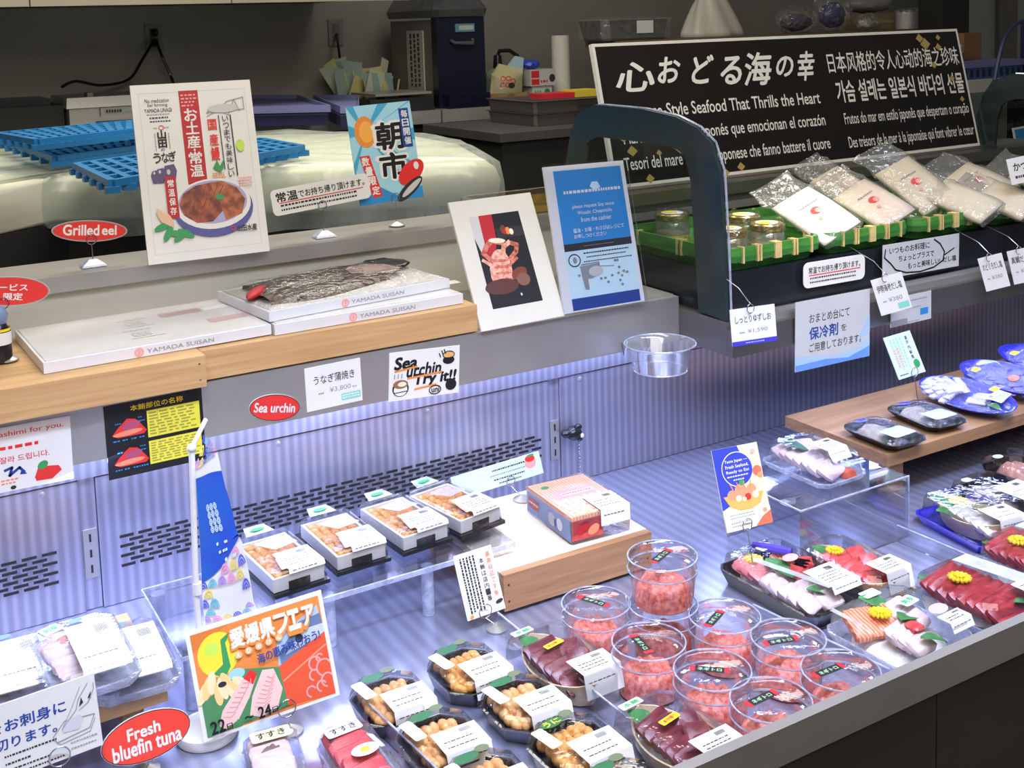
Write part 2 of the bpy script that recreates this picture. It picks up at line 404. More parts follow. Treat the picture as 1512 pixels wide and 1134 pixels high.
# ---------------------------------------------------------------- raised shelf on the right
up = thing('glass_ended_shelf', 'raised steel shelf with tinted glass end panels holding green baskets', 'shelf', (1.34, 1.53, .256))
def upp(name, bm, m, **k):
    o = obj(name, bm, m, up, **k); o.matrix_world = Matrix.Identity(4); return o
RSTEEL = mat('shelf_steel', (.26, .245, .225), .38, .85, .08, 7)
upp('fascia', bx(1.335, 2.9, 1.53, 1.545, .256, .305), RSTEEL, bev=.002)
upp('price_rail', bx(1.345, 2.9, 1.545, 1.575, .30, .318), STEEL, bev=.003)
upp('side_panel', bx(1.3355, 1.347, 1.546, 1.976, .257, .318), RSTEEL)
upp('shelf_board', bx(1.348, 2.9, 1.576, 1.99, .30, .316), DSTEEL)
upp('rear_panel', bx(1.348, 2.9, 1.985, 1.998, .30, .47), DSTEEL)
upp('rear_rail', bx(1.338, 2.9, 1.975, 2.14, .462, .488), RSTEEL, bev=.003)
upp('rear_rail', bx(1.348, 2.9, 1.972, 1.984, .43, .445), STEEL, bev=.002)
upp('riser', bx(1.36, 2.9, 1.585, 1.93, .317, .392), mat('black_riser', (.012, .014, .020), .25, 0, .05, 4))
upp('led_strip', bx(1.36, 2.6, 1.552, 1.563, .2575, .2615), mat('led_lens_dim', (.70, .76, 1.0), .3, em=5))
OUT = [(1075, 482), (1071, 360), (1065, 254), (1052, 211), (1030, 188), (999, 172), (951, 161), (880, 154.5), (856, 166), (845, 193), (836, 250), (836, 360)]
INN = [(1034, 468), (1028, 360), (1022, 267), (1014, 232), (1005, 222), (992, 216), (946, 209), (885, 202), (873, 206), (868, 214), (864, 240), (864, 345)]
def endpanel(X):
    o2 = [(atx(p, 1.34).y, atx(p, 1.34).z) for p in OUT]; i2 = [(atx(p, 1.34).y, atx(p, 1.34).z) for p in INN]
    i2[0] = (i2[0][0], .322); o2[0] = (o2[0][0], .319); o2[-1] = (o2[-1][0], .50); i2[-1] = (i2[-1][0], .50)
    o2.append((o2[-1][0], .499)); i2.append((i2[-1][0], .499))
    o2[-1] = (o2[-1][0]-.09, .319); i2[-1] = (i2[-1][0]-.09, .322)
    b = B(); loops = []
    for x in (X-.004, X+.004):
        loops.append(([b.verts.new((x, *p)) for p in o2], [b.verts.new((x, *p)) for p in i2]))
    (oa, ia), (ob, ib) = loops; n = len(o2)
    for k in range(n-1):
        b.faces.new((oa[k], oa[k+1], ia[k+1], ia[k])); b.faces.new((ob[k], ib[k], ib[k+1], ob[k+1]))
        b.faces.new((oa[k], ob[k], ob[k+1], oa[k+1])); b.faces.new((ia[k], ia[k+1], ib[k+1], ib[k]))
    pan = upp('glass_end_panel', b, GLASSB)
    b = B(); b.faces.new([b.verts.new((X, *p)) for p in i2]); g = obj('clear_pane', b, clear('end_glass', (.72, .80, .80), .03, .02, fres=.35), pan)
    b = B(); tube(b, [(X+.005, p[0]-.004, p[1]+.001) for p in o2[:8]], .0022, 6); e = obj('polished_edge', b, ACRE, pan, True)
endpanel(1.34); endpanel(2.66)
# ---------------------------------------------------------------- wooden planks on the top shelf
t = thing('wooden_plank', 'pine plank on the case top, left one, jutting forward', 'plank', (.05, 1.78, .342), 0, 'pine planks on the case top')
xj = aty((304, 540), 1.655).x
obj('board', bx(-.5, xj-.001-.05, -.128, .16, .001, .047), WOOD, t, bev=.002)
b = B()
for z in (.012, .036): blob(b, (xj-.06, -.1285, z), (.0016, .001, .0016), sub=1)
obj('nail', b, DSTEEL, t)
t = thing('wooden_plank', 'pine plank on the case top, right one, ending at the lobster picture', 'plank', (.68, 1.78, .342), 0, 'pine planks on the case top')
x1 = aty((705, 470), 1.682).x
obj('board', bx(xj-.68+.001, x1-.68, -.098, .16, .001, .046), WOOD, t, bev=.002)
# ================================================================ black banner
c = Card('multilingual_banner', 'large black banner with white border praising seafood in several languages', 'banner',
         [(878, 65), (1414, 42), (1446, 215), (904, 279)], th=.012, Y=2.03, yaw=0, t0=20)
c.rect(.006, .022, .994, .978, flat('banner_black', (.012, .010, .010)))
W2 = flat('banner_white', (.86, .86, .84))
for i, (ch, x, w, y, h) in enumerate((('心', .037, .085, .655, .2), ('お', .135, .05, .70, .18), ('ど', .215, .05, .68, .20), ('る', .285, .052, .66, .20), ('海', .345, .068, .64, .24), ('の', .432, .045, .69, .15), ('幸', .487, .045, .65, .22))):
    c.text(ch, x, y, x+w, y+h, W2, .03, .08)
c.text('日本风格的令人心动的海之珍味', .58, .69, .985, .85, W2, .01)
c.text('가슴 설레는 일본식 바다의 선물', .59, .455, .985, .625, W2, .025)
c.text('Japanese-Style Seafood That Thrills the Heart', .04, .435, .54, .555, W2, .014)
c.text('Mariscos de estilo japonés que emocionan el corazón', .035, .265, .543, .38, W2, .012)
c.text('Tesori del mare in stile giapponese che fanno battere il cuore', .028, .085, .545, .20, W2, .012)
c.text('Frutos do mar em estilo japonês que despertam o coração', .598, .255, .985, .37, W2, .008)
c.text('Des trésors de la mer à la japonaise qui font vibrer le cœur', .598, .07, .988, .185, W2, .008)
for x, y, s_ in ((.87, .93, .012), (.885, .88, .016), (.93, .93, .008), (.925, .85, .01), (.9, .70, .009), (.95, .58, .009), (.97, .40, .008), (.16, .24, .017), (.05, .24, .012), (.11, .21, .007), (.2, .06, .012), (.24, .05, .006), (.08, .04, .01), (.30, .05, .01), (.26, .02, .009), (.02, .38, .012), (.035, .33, .008)):
    c.poly([(x-s_, y), (x, y-s_*3), (x+s_, y), (x, y+s_*3.4)], GOLD, 'confetti_print')
c.done()
# ================================================================ signs along the ledge
c = Card('eel_poster', 'white eel poster with red stripe and bowl, standing on the steel ledge', 'poster', [(191, 127), (369, 117), (398, 371), (220, 391)], th=.006, z=.478, y0=0, t0=15)
c.line([(.06, .05), (.06, .95), (.94, .95), (.94, .05), (.06, .05)], .003, LGREY, 'border')
c.rect(.385, .42, .545, .955, DRED, 'red_stripe')
for i, y in enumerate((.925, .905, .885, .865)): c.fine(.40, y-.005, .53, y+.012, 1, PINK, dens=3)
for ch, y in zip('お土産', (.78, .705, .625)): c.text(ch, .415, y, .52, y+.07, WHITE, .03)
c.ell(.468, .613, .008, .008, WHITE, 'lettering')
for ch, y in zip('常温', (.535, .462)): c.text(ch, .415, y, .52, y+.066, WHITE, .03)
c.text('No medication', .105, .895, .30, .918, INK).text('Eel farming', .125, .868, .285, .891, INK).text('YAMADA UNAGI', .095, .84, .315, .862, INK, .01)
c.fine(.11, .822, .31, .834, 1, GREY); c.fine(.13, .80, .30, .817, 1, INK, dens=6); c.fine(.13, .782, .30, .795, 1, INK, dens=7)
c.ring(.215, .752, .022, .014, .006, RED, 'seal'); c.fine(.15, .745, .19, .757, 1, GREY, dens=3); c.fine(.24, .745, .28, .757, 1, GREY, dens=3)
c.text('山', .18, .69, .245, .735, BLACK, .05).text('田', .18, .64, .245, .685, BLACK, .05).text('の', .195, .62, .225, .635, BLACK, .02)
for ch, x, y in (('う', .125, .555), ('な', .19, .555), ('ぎ', .25, .56)): c.text(ch, x, y, x+.06, y+.055, BLACK, .02)
c.fine(.15, .62, .165, .72, 1, GREY, dens=6, vert=True); c.fine(.262, .62, .277, .72, 1, GREY, dens=6, vert=True)
for x, y, s_ in ((.12, .48, .7), (.165, .485, .8), (.235, .48, 1.25)):
    c.poly([(x-.02*s_, y+.045*s_), (x+.04*s_, y+.05*s_), (x+.055*s_, y+.02*s_), (x+.03*s_, y-.055*s_), (x-.025*s_, y-.055*s_), (x-.04*s_, y+.01*s_)], PURP, 'curtain_print'); c.ell(x, y+.02, .012*s_, .012*s_, LGREY, 'curtain_print')
c.line([(.60, .80), (.70, .83), (.78, .88), (.92, .90), (.92, .83), (.60, .82), (.66, .85), (.78, .80), (.84, .89), (.88, .82)], .006, GREY, 'sketch')
c.ell(.74, .84, .13, .025, LGREY, 'sketch')
for ch, y, s_ in (('国', .72, .06), ('産', .63, .065), ('鰻', .545, .075)): c.text(ch, .60, y, .67, y+s_, RED, .03)
c.line([(.695, .80), (.70, .49)], .008, INK, 'sketch'); c.line([(.795, .80), (.80, .45)], .010, INK, 'sketch')
c.vtext('いつまでも美味しい', .725, .44, .775, .80, INK, .012)
c.poly([(.60, .50), (.64, .545), (.66, .51), (.70, .55), (.69, .50), (.66, .47)], GREEN, 'leaf_print'); c.ell(.85, .62, .035, .035, LIME, 'leaf_print'); c.fine(.59, .44, .70, .475, 3, ORNG, dens=5)
c.ell(.57, .275, .33, .160, flat('bowl_blue', (.10, .10, .32)), 'bowl_print', 32); c.ell(.57, .30, .315, .142, WHITE, 'bowl_print', 32)
c.ell(.57, .31, .285, .122, flat('bowl_inside', (.40, .38, .62)), 'bowl_print', 32)
c.poly([(.29, .31), (.33, .37), (.44, .41), (.56, .42), (.63, .35), (.65, .26), (.55, .20), (.42, .20), (.32, .25)], mix2('eel_glaze', (.14, .02, .01), (.40, .09, .03), 60, .4), 'eel_print')
c.poly([(.55, .42), (.66, .425), (.78, .38), (.84, .31), (.80, .23), (.66, .20), (.62, .32)], mix2('eel_glaze_light', (.22, .04, .012), (.48, .14, .05), 70, .4), 'eel_print')
for k in range(6): c.line([(.33+.05*k, .25+.01*k), (.42+.05*k, .40)], .006, BROWN, 'eel_print')
for a in (-30, 0, 30): c.ell(.63, .335, .035, .012, GREEN, 'leaf_print', 12, a)
c.rect(.195, .24, .285, .475, DRED, 'red_tag'); c.vtext('常温保存', .215, .255, .265, .46, WHITE, .03)
for a, x, y in ((20, .14, .20), (60, .18, .16), (-10, .24, .155), (35, .28, .14), (-30, .32, .15)): c.ell(x, y, .075, .018, GREEN, 'leaf_print', 14, a)
for k in range(4): c.ell(.13+.025*k, .26-.01*k, .02, .045, flat('ginger', (.78, .52, .34)), 'ginger_print', 10, 20)
c.text('山田水産', .745, .13, .91, .165, BLACK, .03); c.ring(.71, .15, .02, .014, .007, RED, 'seal'); c.fine(.80, .38, .92, .44, 4, PINK, dens=5)
c.done()
c = Card('red_oval_sign', 'red oval sign reading Grilled eel on a clip stand', 'sign', [(76, 325), (188, 325), (188, 357), (76, 357)], m=WHITE, shape='oval', Y=2.00, yaw=0, tilt=8)
c.ell(.5, .5, .49, .48, RED, 'red_face', 36); c.ring(.5, .5, .497, .49, .014, GREY); c.text('Grilled', .15, .30, .62, .78, WHITE, .035).text('eel', .66, .32, .85, .75, WHITE, .035); c.done()
clip(c, .52, .476, 'clip stand with a white block base holding the Grilled eel sign', 'block')
c = Card('red_oval_sign', 'red oval sign with white katakana at the far left edge, cut by the frame', 'sign', [(-45, 408), (73, 408), (73, 452), (-45, 452)], m=WHITE, shape='oval', Y=1.80, yaw=0, tilt=8)
c.ell(.5, .5, .49, .48, RED, 'red_face', 36); c.ring(.5, .5, .497, .49, .012, GREY); c.text('サービス', .22, .52, .72, .74, WHITE, .03).text('限定', .42, .20, .66, .44, WHITE, .03); c.done()
clip(c, .42, .391, 'clip stand behind the far left oval sign', 'round')
c = Card('handwritten_sign', 'long white handwritten sign with red underline, clipped above the grilled eel box', 'sign', [(397, 282), (540, 255), (551, 291), (406, 320)], shape='round', r=.2, Y=2.0, tilt=8, y0=0)
c.text('常温', .05, .50, .26, .86, BLACK, .03).text('でお持ち帰り頂けます。', .27, .54, .95, .82, BLACK, .02); c.rect(.07, .44, .93, .475, RED, 'underline'); c.fine(.08, .28, .88, .42, 1, INK, dens=22); c.fine(.08, .12, .88, .25, 1, INK, dens=26); c.done()
clip(c, .48, .476, 'ring clip stand under the long handwritten sign', 'block')
c = Card('morning_market_poster', 'blue market poster with orange sun and big black characters, clipped on the ledge', 'poster', [(510, 160), (605, 147), (625, 292), (531, 303)], m=SKY, Y=2.02, tilt=10, y0=0)
for k in range(11):
    a = R(-60+k*26); b_ = R(-52+k*26)
    P = [(.24, .72)]
    for q in (a, b_): P.append((min(1, max(0, .24+1.2*math.cos(q))), min(1, max(0, .72+.9*math.sin(q)))))
    c.poly(P, flat('ray_blue', (.06, .38, .62)), 'sun_rays')
c.ell(.24, .73, .16, .16, ORNG, 'sun_print'); c.ell(.26, .73, .11, .11, flat('sun_core', (.9, .42, .08)), 'sun_print')
c.text('朝', .37, .52, .83, .81, WHITE, .10).text('市', .37, .22, .82, .50, WHITE, .10)
c.text('朝', .39, .53, .81, .80, BLACK, .04, .06).text('市', .39, .23, .80, .49, BLACK, .04, .06)
c.poly([(.80, .53), (.95, .53), (.95, .93), (.80, .93)], NAVY, 'side_banner'); c.vtext('毎日開催', .83, .55, .93, .92, WHITE, .03)
c.poly([(0, 0), (1, 0), (1, .12), (.6, .05), (.35, .16), (.15, .08), (0, .14)], BLUE, 'wave_print')
c.ell(.86, .27, .24, .10, RED, 'fish_print', 20, 35); c.ell(.80, .10, .26, .06, INK, 'fish_print', 20, 35); c.ell(.83, .11, .2, .03, LGREY, 'fish_print', 20, 35); c.ell(.95, .33, .04, .04, WHITE, 'fish_print')
c.poly([(.10, .49), (.25, .49), (.37, .07), (.22, .06)], RED, 'red_slip')
for i, ch in enumerate('数量限定'): c.text(ch, .125+.032*i, .39-.10*i, .235+.032*i, .475-.10*i, WHITE, .04)
c.done()
clip(c, .55, .476, 'ring clip stand under the blue market poster', 'round')
c = Card('framed_lobster_picture', 'lobster photograph in a wide cream mount leaning at the right plank end', 'picture', [(663, 299), (783, 284), (834, 466), (710, 490)], m=flat('mount_cream', (.70, .68, .60)), th=.005, z=.3445, y0=0, t0=20)
c.rect(.19, .145, .79, .865, BLACK, 'photo_print')
c.poly([(.19, .865), (.42, .865), (.33, .60), (.24, .55), (.19, .70)], LGREY, 'photo_print'); c.poly([(.30, .865), (.46, .865), (.44, .66), (.36, .50), (.29, .58)], DRED, 'photo_print')
c.poly([(.46, .67), (.79, .67), (.79, .75), (.46, .75)], INK, 'photo_print')
for x, y, r_, m_ in ((.55, .735, .035, BROWN), (.60, .72, .03, ORNG), (.64, .71, .025, CREAM), (.56, .715, .02, DRED)): c.ell(x, y, r_, r_, m_, 'food_print', 14)
LOB = mix2('lobster', (.50, .10, .06), (.74, .26, .18), 130, .4); LOB2 = mix2('lobster_light', (.70, .26, .18), (.86, .52, .42), 130, .4)
c.ell(.40, .42, .13, .17, LOB2, 'lobster_print', 18, -10)
for k in range(5): c.ell(.40+.012*k, .50-.05*k, .125-.012*k, .012, LOB, 'lobster_print', 16, -6)
c.line([(.33, .50), (.25, .57), (.30, .62), (.38, .66), (.50, .63)], .055, LOB, 'lobster_print'); c.line([(.46, .52), (.50, .60), (.58, .63)], .05, LOB2, 'lobster_print')
c.line([(.54, .50), (.63, .55), (.66, .60), (.60, .62)], .05, LOB, 'lobster_print'); c.line([(.22, .52), (.32, .46)], .035, LOB2, 'lobster_print'); c.line([(.48, .44), (.62, .50)], .03, LOB, 'lobster_print')
c.ell(.44, .655, .10, .02, CREAM, 'lobster_print', 14, -8); c.ell(.60, .38, .10, .045, BROWN, 'food_print', 16, 20); c.ell(.63, .33, .08, .05, flat('shell_brown', (.22, .10, .07)), 'food_print', 14)
c.ell(.36, .30, .20, .06, flat('shell_dark', (.10, .035, .03)), 'food_print', 16); c.ell(.56, .22, .012, .012, LGREY, 'food_print', 8); c.done()
c = Card('acrylic_notice', 'blue soy sauce notice above a pale diagram, in a clear stand beside the lobster picture', 'notice', [(801, 248), (918, 236), (954, 445), (834, 463)], th=.004, z=.3495, y0=0, t0=15, m=WHITE)
c.rect(.11, .46, .95, .965, BLUE, 'blue_panel'); c.rect(.11, .41, .95, .46, INK, 'black_band'); c.rect(.11, .09, .95, .41, PCYAN, 'diagram_panel'); c.rect(.11, .01, .95, .09, NAVY, 'navy_band')
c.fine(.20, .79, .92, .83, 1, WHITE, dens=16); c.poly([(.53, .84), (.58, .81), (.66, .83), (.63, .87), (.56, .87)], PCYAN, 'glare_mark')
c.text('please request Soy sauce', .28, .69, .80, .722, WHITE, .008).text('Wasabi, Chopsticks', .33, .645, .76, .677, WHITE, .008).text('from the cashier', .36, .60, .74, .632, WHITE, .008)
c.text('醤油・お箸・わさびはレジにて', .25, .53, .88, .56, WHITE, .015).text('お申しつけください', .25, .49, .65, .52, WHITE, .015)
c.ring(.21, .345, .075, .045, .012, INK); c.ell(.215, .345, .025, .022, GREY, 'diagram'); c.fine(.33, .375, .90, .395, 1, INK, dens=20); c.fine(.36, .35, .86, .365, 1, INK, dens=20); c.fine(.32, .32, .92, .335, 1, INK, dens=22)
c.poly([(.26, .30), (.50, .31), (.52, .24), (.40, .21), (.34, .21), (.34, .135), (.29, .14)], GREY, 'diagram'); c.ell(.45, .255, .09, .035, LGREY, 'diagram'); c.line([(.50, .285), (.68, .275)], .008, GREY, 'diagram'); c.line([(.28, .31), (.50, .315), (.50, .295)], .006, INK, 'diagram')
for x, y in ((.24, .24), (.5, .20), (.55, .20), (.58, .17), (.64, .21), (.72, .22), (.73, .17), (.76, .20), (.75, .14), (.70, .31), (.73, .31), (.83, .22), (.74, .26), (.79, .23)): c.ell(x, y, .018, .010, GREY, 'diagram', 8)
c.fine(.35, .43, .72, .44, 1, GREY, dens=14); c.done()
b = B(); box(b, -c.w/2-.004, c.w/2+.004, -c.h/2-.002, c.h/2+.003, .0042, .0058); box(b, -c.w/2-.004, c.w/2+.004, -c.h/2-.0035, -c.h/2-.002, -.006, .006); obj('acrylic_holder', b, ACRY, c.o)
# ================================================================ cards on the fascia
FY = 1.6785
def fcard(name, label, cat, corners, **k): return Card(name, label, cat, corners, Y=FY, yaw=0, tilt=0, **k)
c = fcard('price_card', 'white price card for eel kabayaki with a mint stamp, stuck on the left fascia', 'price card', [(448, 545), (530, 529), (537, 590), (455, 609)])
c.text('うなぎ蒲焼き', .15, .58, .88, .78, INK, .01).text('¥3,800', .42, .33, .80, .46, GREY, .0).fine(.22, .32, .33, .40, 1, GREY, dens=3).fine(.83, .34, .92, .40, 1, GREY, dens=3); c.rect(.62, .10, .97, .26, TEAL, 'mint_stamp'); c.fine(.64, .12, .95, .24, 2, WHITE, dens=6); c.done()
c = fcard('sea_urchin_sign', 'hand-lettered Sea urchin Try it sign with drawn bowl and sushi, on the left fascia', 'sign', [(572, 523), (676, 509), (680, 580), (577, 592)])
c.text('Sea', .07, .64, .38, .88, BLACK, .05, .1).text('urchin', .24, .46, .72, .72, BLACK, .04, .1).text('Try it!!', .33, .22, .93, .50, BLACK, .05, .1)
c.line([(.08, .60), (.38, .66)], .025, ORNG, 'underline'); c.line([(.26, .43), (.74, .49)], .025, ORNG, 'underline'); c.line([(.36, .19), (.66, .24)], .025, ORNG, 'underline')
c.ell(.84, .72, .085, .085, BLACK, 'sushi_drawing'); c.ell(.84, .83, .085, .055, flat('sushi_orange', (.75, .42, .12)), 'sushi_drawing'); c.ring(.84, .83, .088, .085, .012, BLACK, 'sushi_drawing')
c.ell(.16, .24, .115, .16, BLACK, 'bowl_drawing'); c.ell(.16, .22, .095, .13, WHITE, 'bowl_drawing'); c.ell(.16, .33, .105, .09, flat('rice_brown', (.30, .14, .06)), 'bowl_drawing'); c.ell(.18, .33, .06, .05, CREAM, 'bowl_drawing')
c.line([(.07, .16), (.25, .18)], .012, BLACK, 'bowl_drawing'); c.ell(.88, .20, .08, .12, BLACK, 'urchin_drawing'); c.ring(.65, .13, .09, .10, .014, BLACK, 'bubble'); c.text('uni', .60, .08, .71, .19, BLACK, .03)
for x in (.07, .12, .17): c.line([(x, .46), (x+.005, .54)], .014, GREY, 'steam')
for x, y in ((.70, .88), (.735, .93), (.77, .95)): c.line([(x, y), (x+.02, y-.08)], .015, BLACK, 'steam')
c.done()
c = fcard('red_oval_sign', 'red oval sign reading Sea urchin on the steel fascia', 'sign', [(368, 582), (443, 582), (443, 622), (368, 622)], shape='oval')
c.ell(.5, .5, .49, .48, RED, 'red_face', 36); c.ring(.5, .5, .497, .49, .016, INK); c.text('Sea urchin', .10, .33, .90, .67, WHITE, .03); c.done()
c = fcard('tuna_cuts_chart', 'black and yellow chart of tuna cuts below the left plank', 'chart', [(151, 604), (299, 571), (303, 680), (163, 707)], m=BLACK)
c.text('本鮪部位の名称', .26, .875, .80, .955, CYEL, .02)
LEM = flat('lemon', (.80, .74, .06))
for y0, y1 in ((.47, .84), (.10, .42)):
    c.rect(.42, y0, .965, y1, LEM, 'yellow_panel'); c.fine(.44, y0+.02, .95, y1-.02, 8, flat('olive', (.35, .32, .06)), dens=5); c.line([(.53, y0), (.53, y1)], .004, GOLD, 'rule')
    m_ = (y0+y1)/2
    c.poly([(.06, m_-.07), (.12, m_+.02), (.22, m_+.13), (.30, m_+.11), (.36, m_+.02), (.41, m_-.07), (.38, m_-.11), (.12, m_-.11)], RED, 'tuna_print'); c.ell(.26, m_+.03, .09, .06, flat('tuna_violet', (.45, .08, .16)), 'tuna_print', 18, 10); c.ell(.22, m_-.06, .15, .035, SALM, 'tuna_print', 18, 4)
    for x in (.07, .16, .25, .33): c.fine(x, m_-.17, x+.07, m_-.135, 1, BLUE, dens=2)
    for x, y in ((.33, .12), (.34, .07), (.10, .08)): c.fine(x, m_+y-.015, x+.06, m_+y+.015, 1, BLUE, dens=2)
c.done()
c = fcard('sashimi_service_notice', 'white notice with red print and a red fish slice drawing at the left edge', 'notice', [(-115, 651), (107, 614), (105, 706), (-112, 752)])
c.text('We cut it into sashimi for you.', .02, .83, .95, .93, RED, .01); c.fine(.30, .62, .78, .72, 1, RED, dens=7); c.text('잘라 드립니다.', .50, .44, .84, .54, RED, .01)
c.line([(.53, .33), (.58, .36), (.56, .24), (.63, .34), (.66, .26)], .02, NAVY, 'arrow'); c.poly([(.645, .31), (.68, .22), (.63, .23)], NAVY, 'arrow'); c.poly([(.73, .14), (.76, .30), (.90, .26), (.92, .18), (.85, .07), (.74, .08)], RED, 'fish_print'); c.ell(.79, .31, .04, .06, GREEN, 'fish_print', 14, 30); c.ell(.58, .05, .02, .03, INK, 'fish_print'); c.fine(.50, .10, .62, .20, 2, SALM, dens=4); c.done()
# ---------------------------------------------------------------- cards on the right fascia
RY = 1.526
def rcard(name, label, cat, corners, Y=RY, **k):
    k.setdefault('yaw', 0); k.setdefault('tilt', 0); return Card(name, label, cat, corners, Y=Y, **k)
def rtag(label, corners, name, price, stamp=None, band=None, Y=1.505):
    c = rcard('price_card', label, 'price card', corners, Y=Y, yaw=None, tilt=4, group=None)
    c.text(name, .10, .60, .90, .80, INK, .01).text(price, .36, .30, .80, .42, GREY).fine(.18, .30, .30, .38, 1, GREY, dens=3)
    if band: c.rect(0, 0, 1, .12, VIOL, 'violet_band'); c.fine(.3, .03, .75, .08, 1, LGREY, dens=8)
    if stamp: c.rect(.60, .06, .95, .22, TEAL, 'mint_stamp')
    c.done()
    p = c.world(.45, .97, .002); b = B(); torus(b, (p.x, p.y, p.z), .008, .0008)
    t = thing('wire_hook', 'wire hook with ring holding the '+label.split(' card')[0]+' card', 'hook', p)
    for v in b.verts: v.co -= p
    obj('ring', b, WIRE, t, True)
    b = B(); q = Vector((p.x-.012, 1.579, .405))-p; tube(b, [(0, 0, .008), (q.x*.5, q.y*.3, q.z*.6), q], .0007, 6); obj('wire', b, WIRE, t, True)
rtag('yuzu salt price card with a violet bottom band beside the glass panel', [(1072, 457), (1138, 451), (1153, 500), (1087, 513)], 'しっとりゆずしお', '¥1,590', band=1)
rtag('lobster stock salt price card with a mint stamp hanging in front of two notices', [(1284, 414), (1331, 402), (1347, 453), (1303, 467)], '伊勢海老だし塩', '¥380', stamp=1)
rtag('blackthroat stock salt price card, left of the two at the right edge', [(1442, 382), (1478, 374), (1493, 421), (1458, 431)], 'のどぐろだし塩', '¥380')
rtag('bream stock salt price card cut by the right edge of the frame', [(1484, 372), (1522, 364), (1538, 412), (1500, 420)], '真鯛だし塩', '¥380')
c = rcard('ice_pack_notice', 'grey notice about ice packs with blue waves, hanging from the right fascia', 'notice', [(1177, 445), (1285, 428), (1283, 524), (1172, 552)], m=LGREY, Y=1.524)
c.text('おまとめ台にて', .18, .66, .72, .80, INK, .005).text('保冷剤', .18, .42, .56, .60, NAVY, .03).text('を', .60, .46, .68, .56, INK).text('ご用意しております。', .18, .24, .88, .37, INK, .005)
c.poly([(0, 0), (1, 0), (1, .28), (.8, .16), (.5, .12), (.25, .18), (0, .22)], flat('wave_pale', (.42, .58, .88)), 'wave_print'); c.poly([(0, 0), (1, 0), (1, .16), (.7, .05), (.4, .10), (0, .09)], flat('wave_blue', (.15, .32, .75)), 'wave_print'); c.poly([(.85, .3), (1, .35), (1, .62), (.93, .5)], flat('wave_pale', 0), 'wave_print'); c.done()
c = rcard('handwritten_sign', 'small rounded white handwritten sign below the first basket', 'sign', [(1187, 388), (1276, 376), (1278, 410), (1186, 428)], shape='round', r=.25, Y=1.572)
c.text('常温でお持ち帰り頂けます。', .08, .54, .92, .80, BLACK, .02); c.rect(.08, .46, .92, .50, RED, 'underline'); c.fine(.1, .30, .85, .42, 1, INK, dens=20); c.fine(.1, .14, .85, .26, 1, INK, dens=24); c.done()
c = rcard('cloud_sign', 'handwritten sign with a drawn speech cloud under the second basket', 'sign', [(1299, 362), (1414, 346), (1418, 391), (1308, 413)], m=LGREY, Y=1.572)
c.text('いつものお料理に', .08, .70, .60, .90, BLACK, .015).text('ちょっとプラスで', .20, .44, .66, .62, BLACK, .015).text('もっと美味しい!', .32, .18, .74, .36, BLACK, .015).text('だし塩', .78, .20, .96, .36, BLACK, .02)
c.line([(.03, .86), (.02, .62), (.10, .42), (.16, .22), (.30, .08), (.48, .04), (.66, .10), (.78, .26), (.80, .52), (.74, .78), (.66, .94)], .014, BLACK, 'cloud_outline'); c.line([(.80, .42), (.93, .58)], .012, BLACK, 'cloud_outline'); c.done()
c = rcard('small_notice', 'pale notice with a small blue stamp, half behind the lobster salt price card', 'notice', [(1322, 440), (1376, 429), (1374, 470), (1309, 486)], m=LGREY, Y=1.5245)
c.fine(.35, .75, .9, .85, 1, GREY, dens=9); c.fine(.35, .5, .75, .58, 1, GREY, dens=6); c.rect(.72, .22, .92, .45, BLUE, 'blue_stamp'); c.rect(0, 0, .4, .22, GREY, 'grey_block'); c.fine(.02, .02, .7, .10, 1, GREY, dens=12); c.done()
c = rcard('handwritten_sign', 'white handwritten card at the upper right edge, above the last basket', 'sign', [(1480, 237), (1530, 226), (1548, 262), (1500, 272)], Y=1.57, yaw=None, tilt=8)
c.text('かつお', .15, .5, .8, .8, BLACK, .03); c.fine(.15, .15, .8, .35, 1, INK, dens=8); c.done()
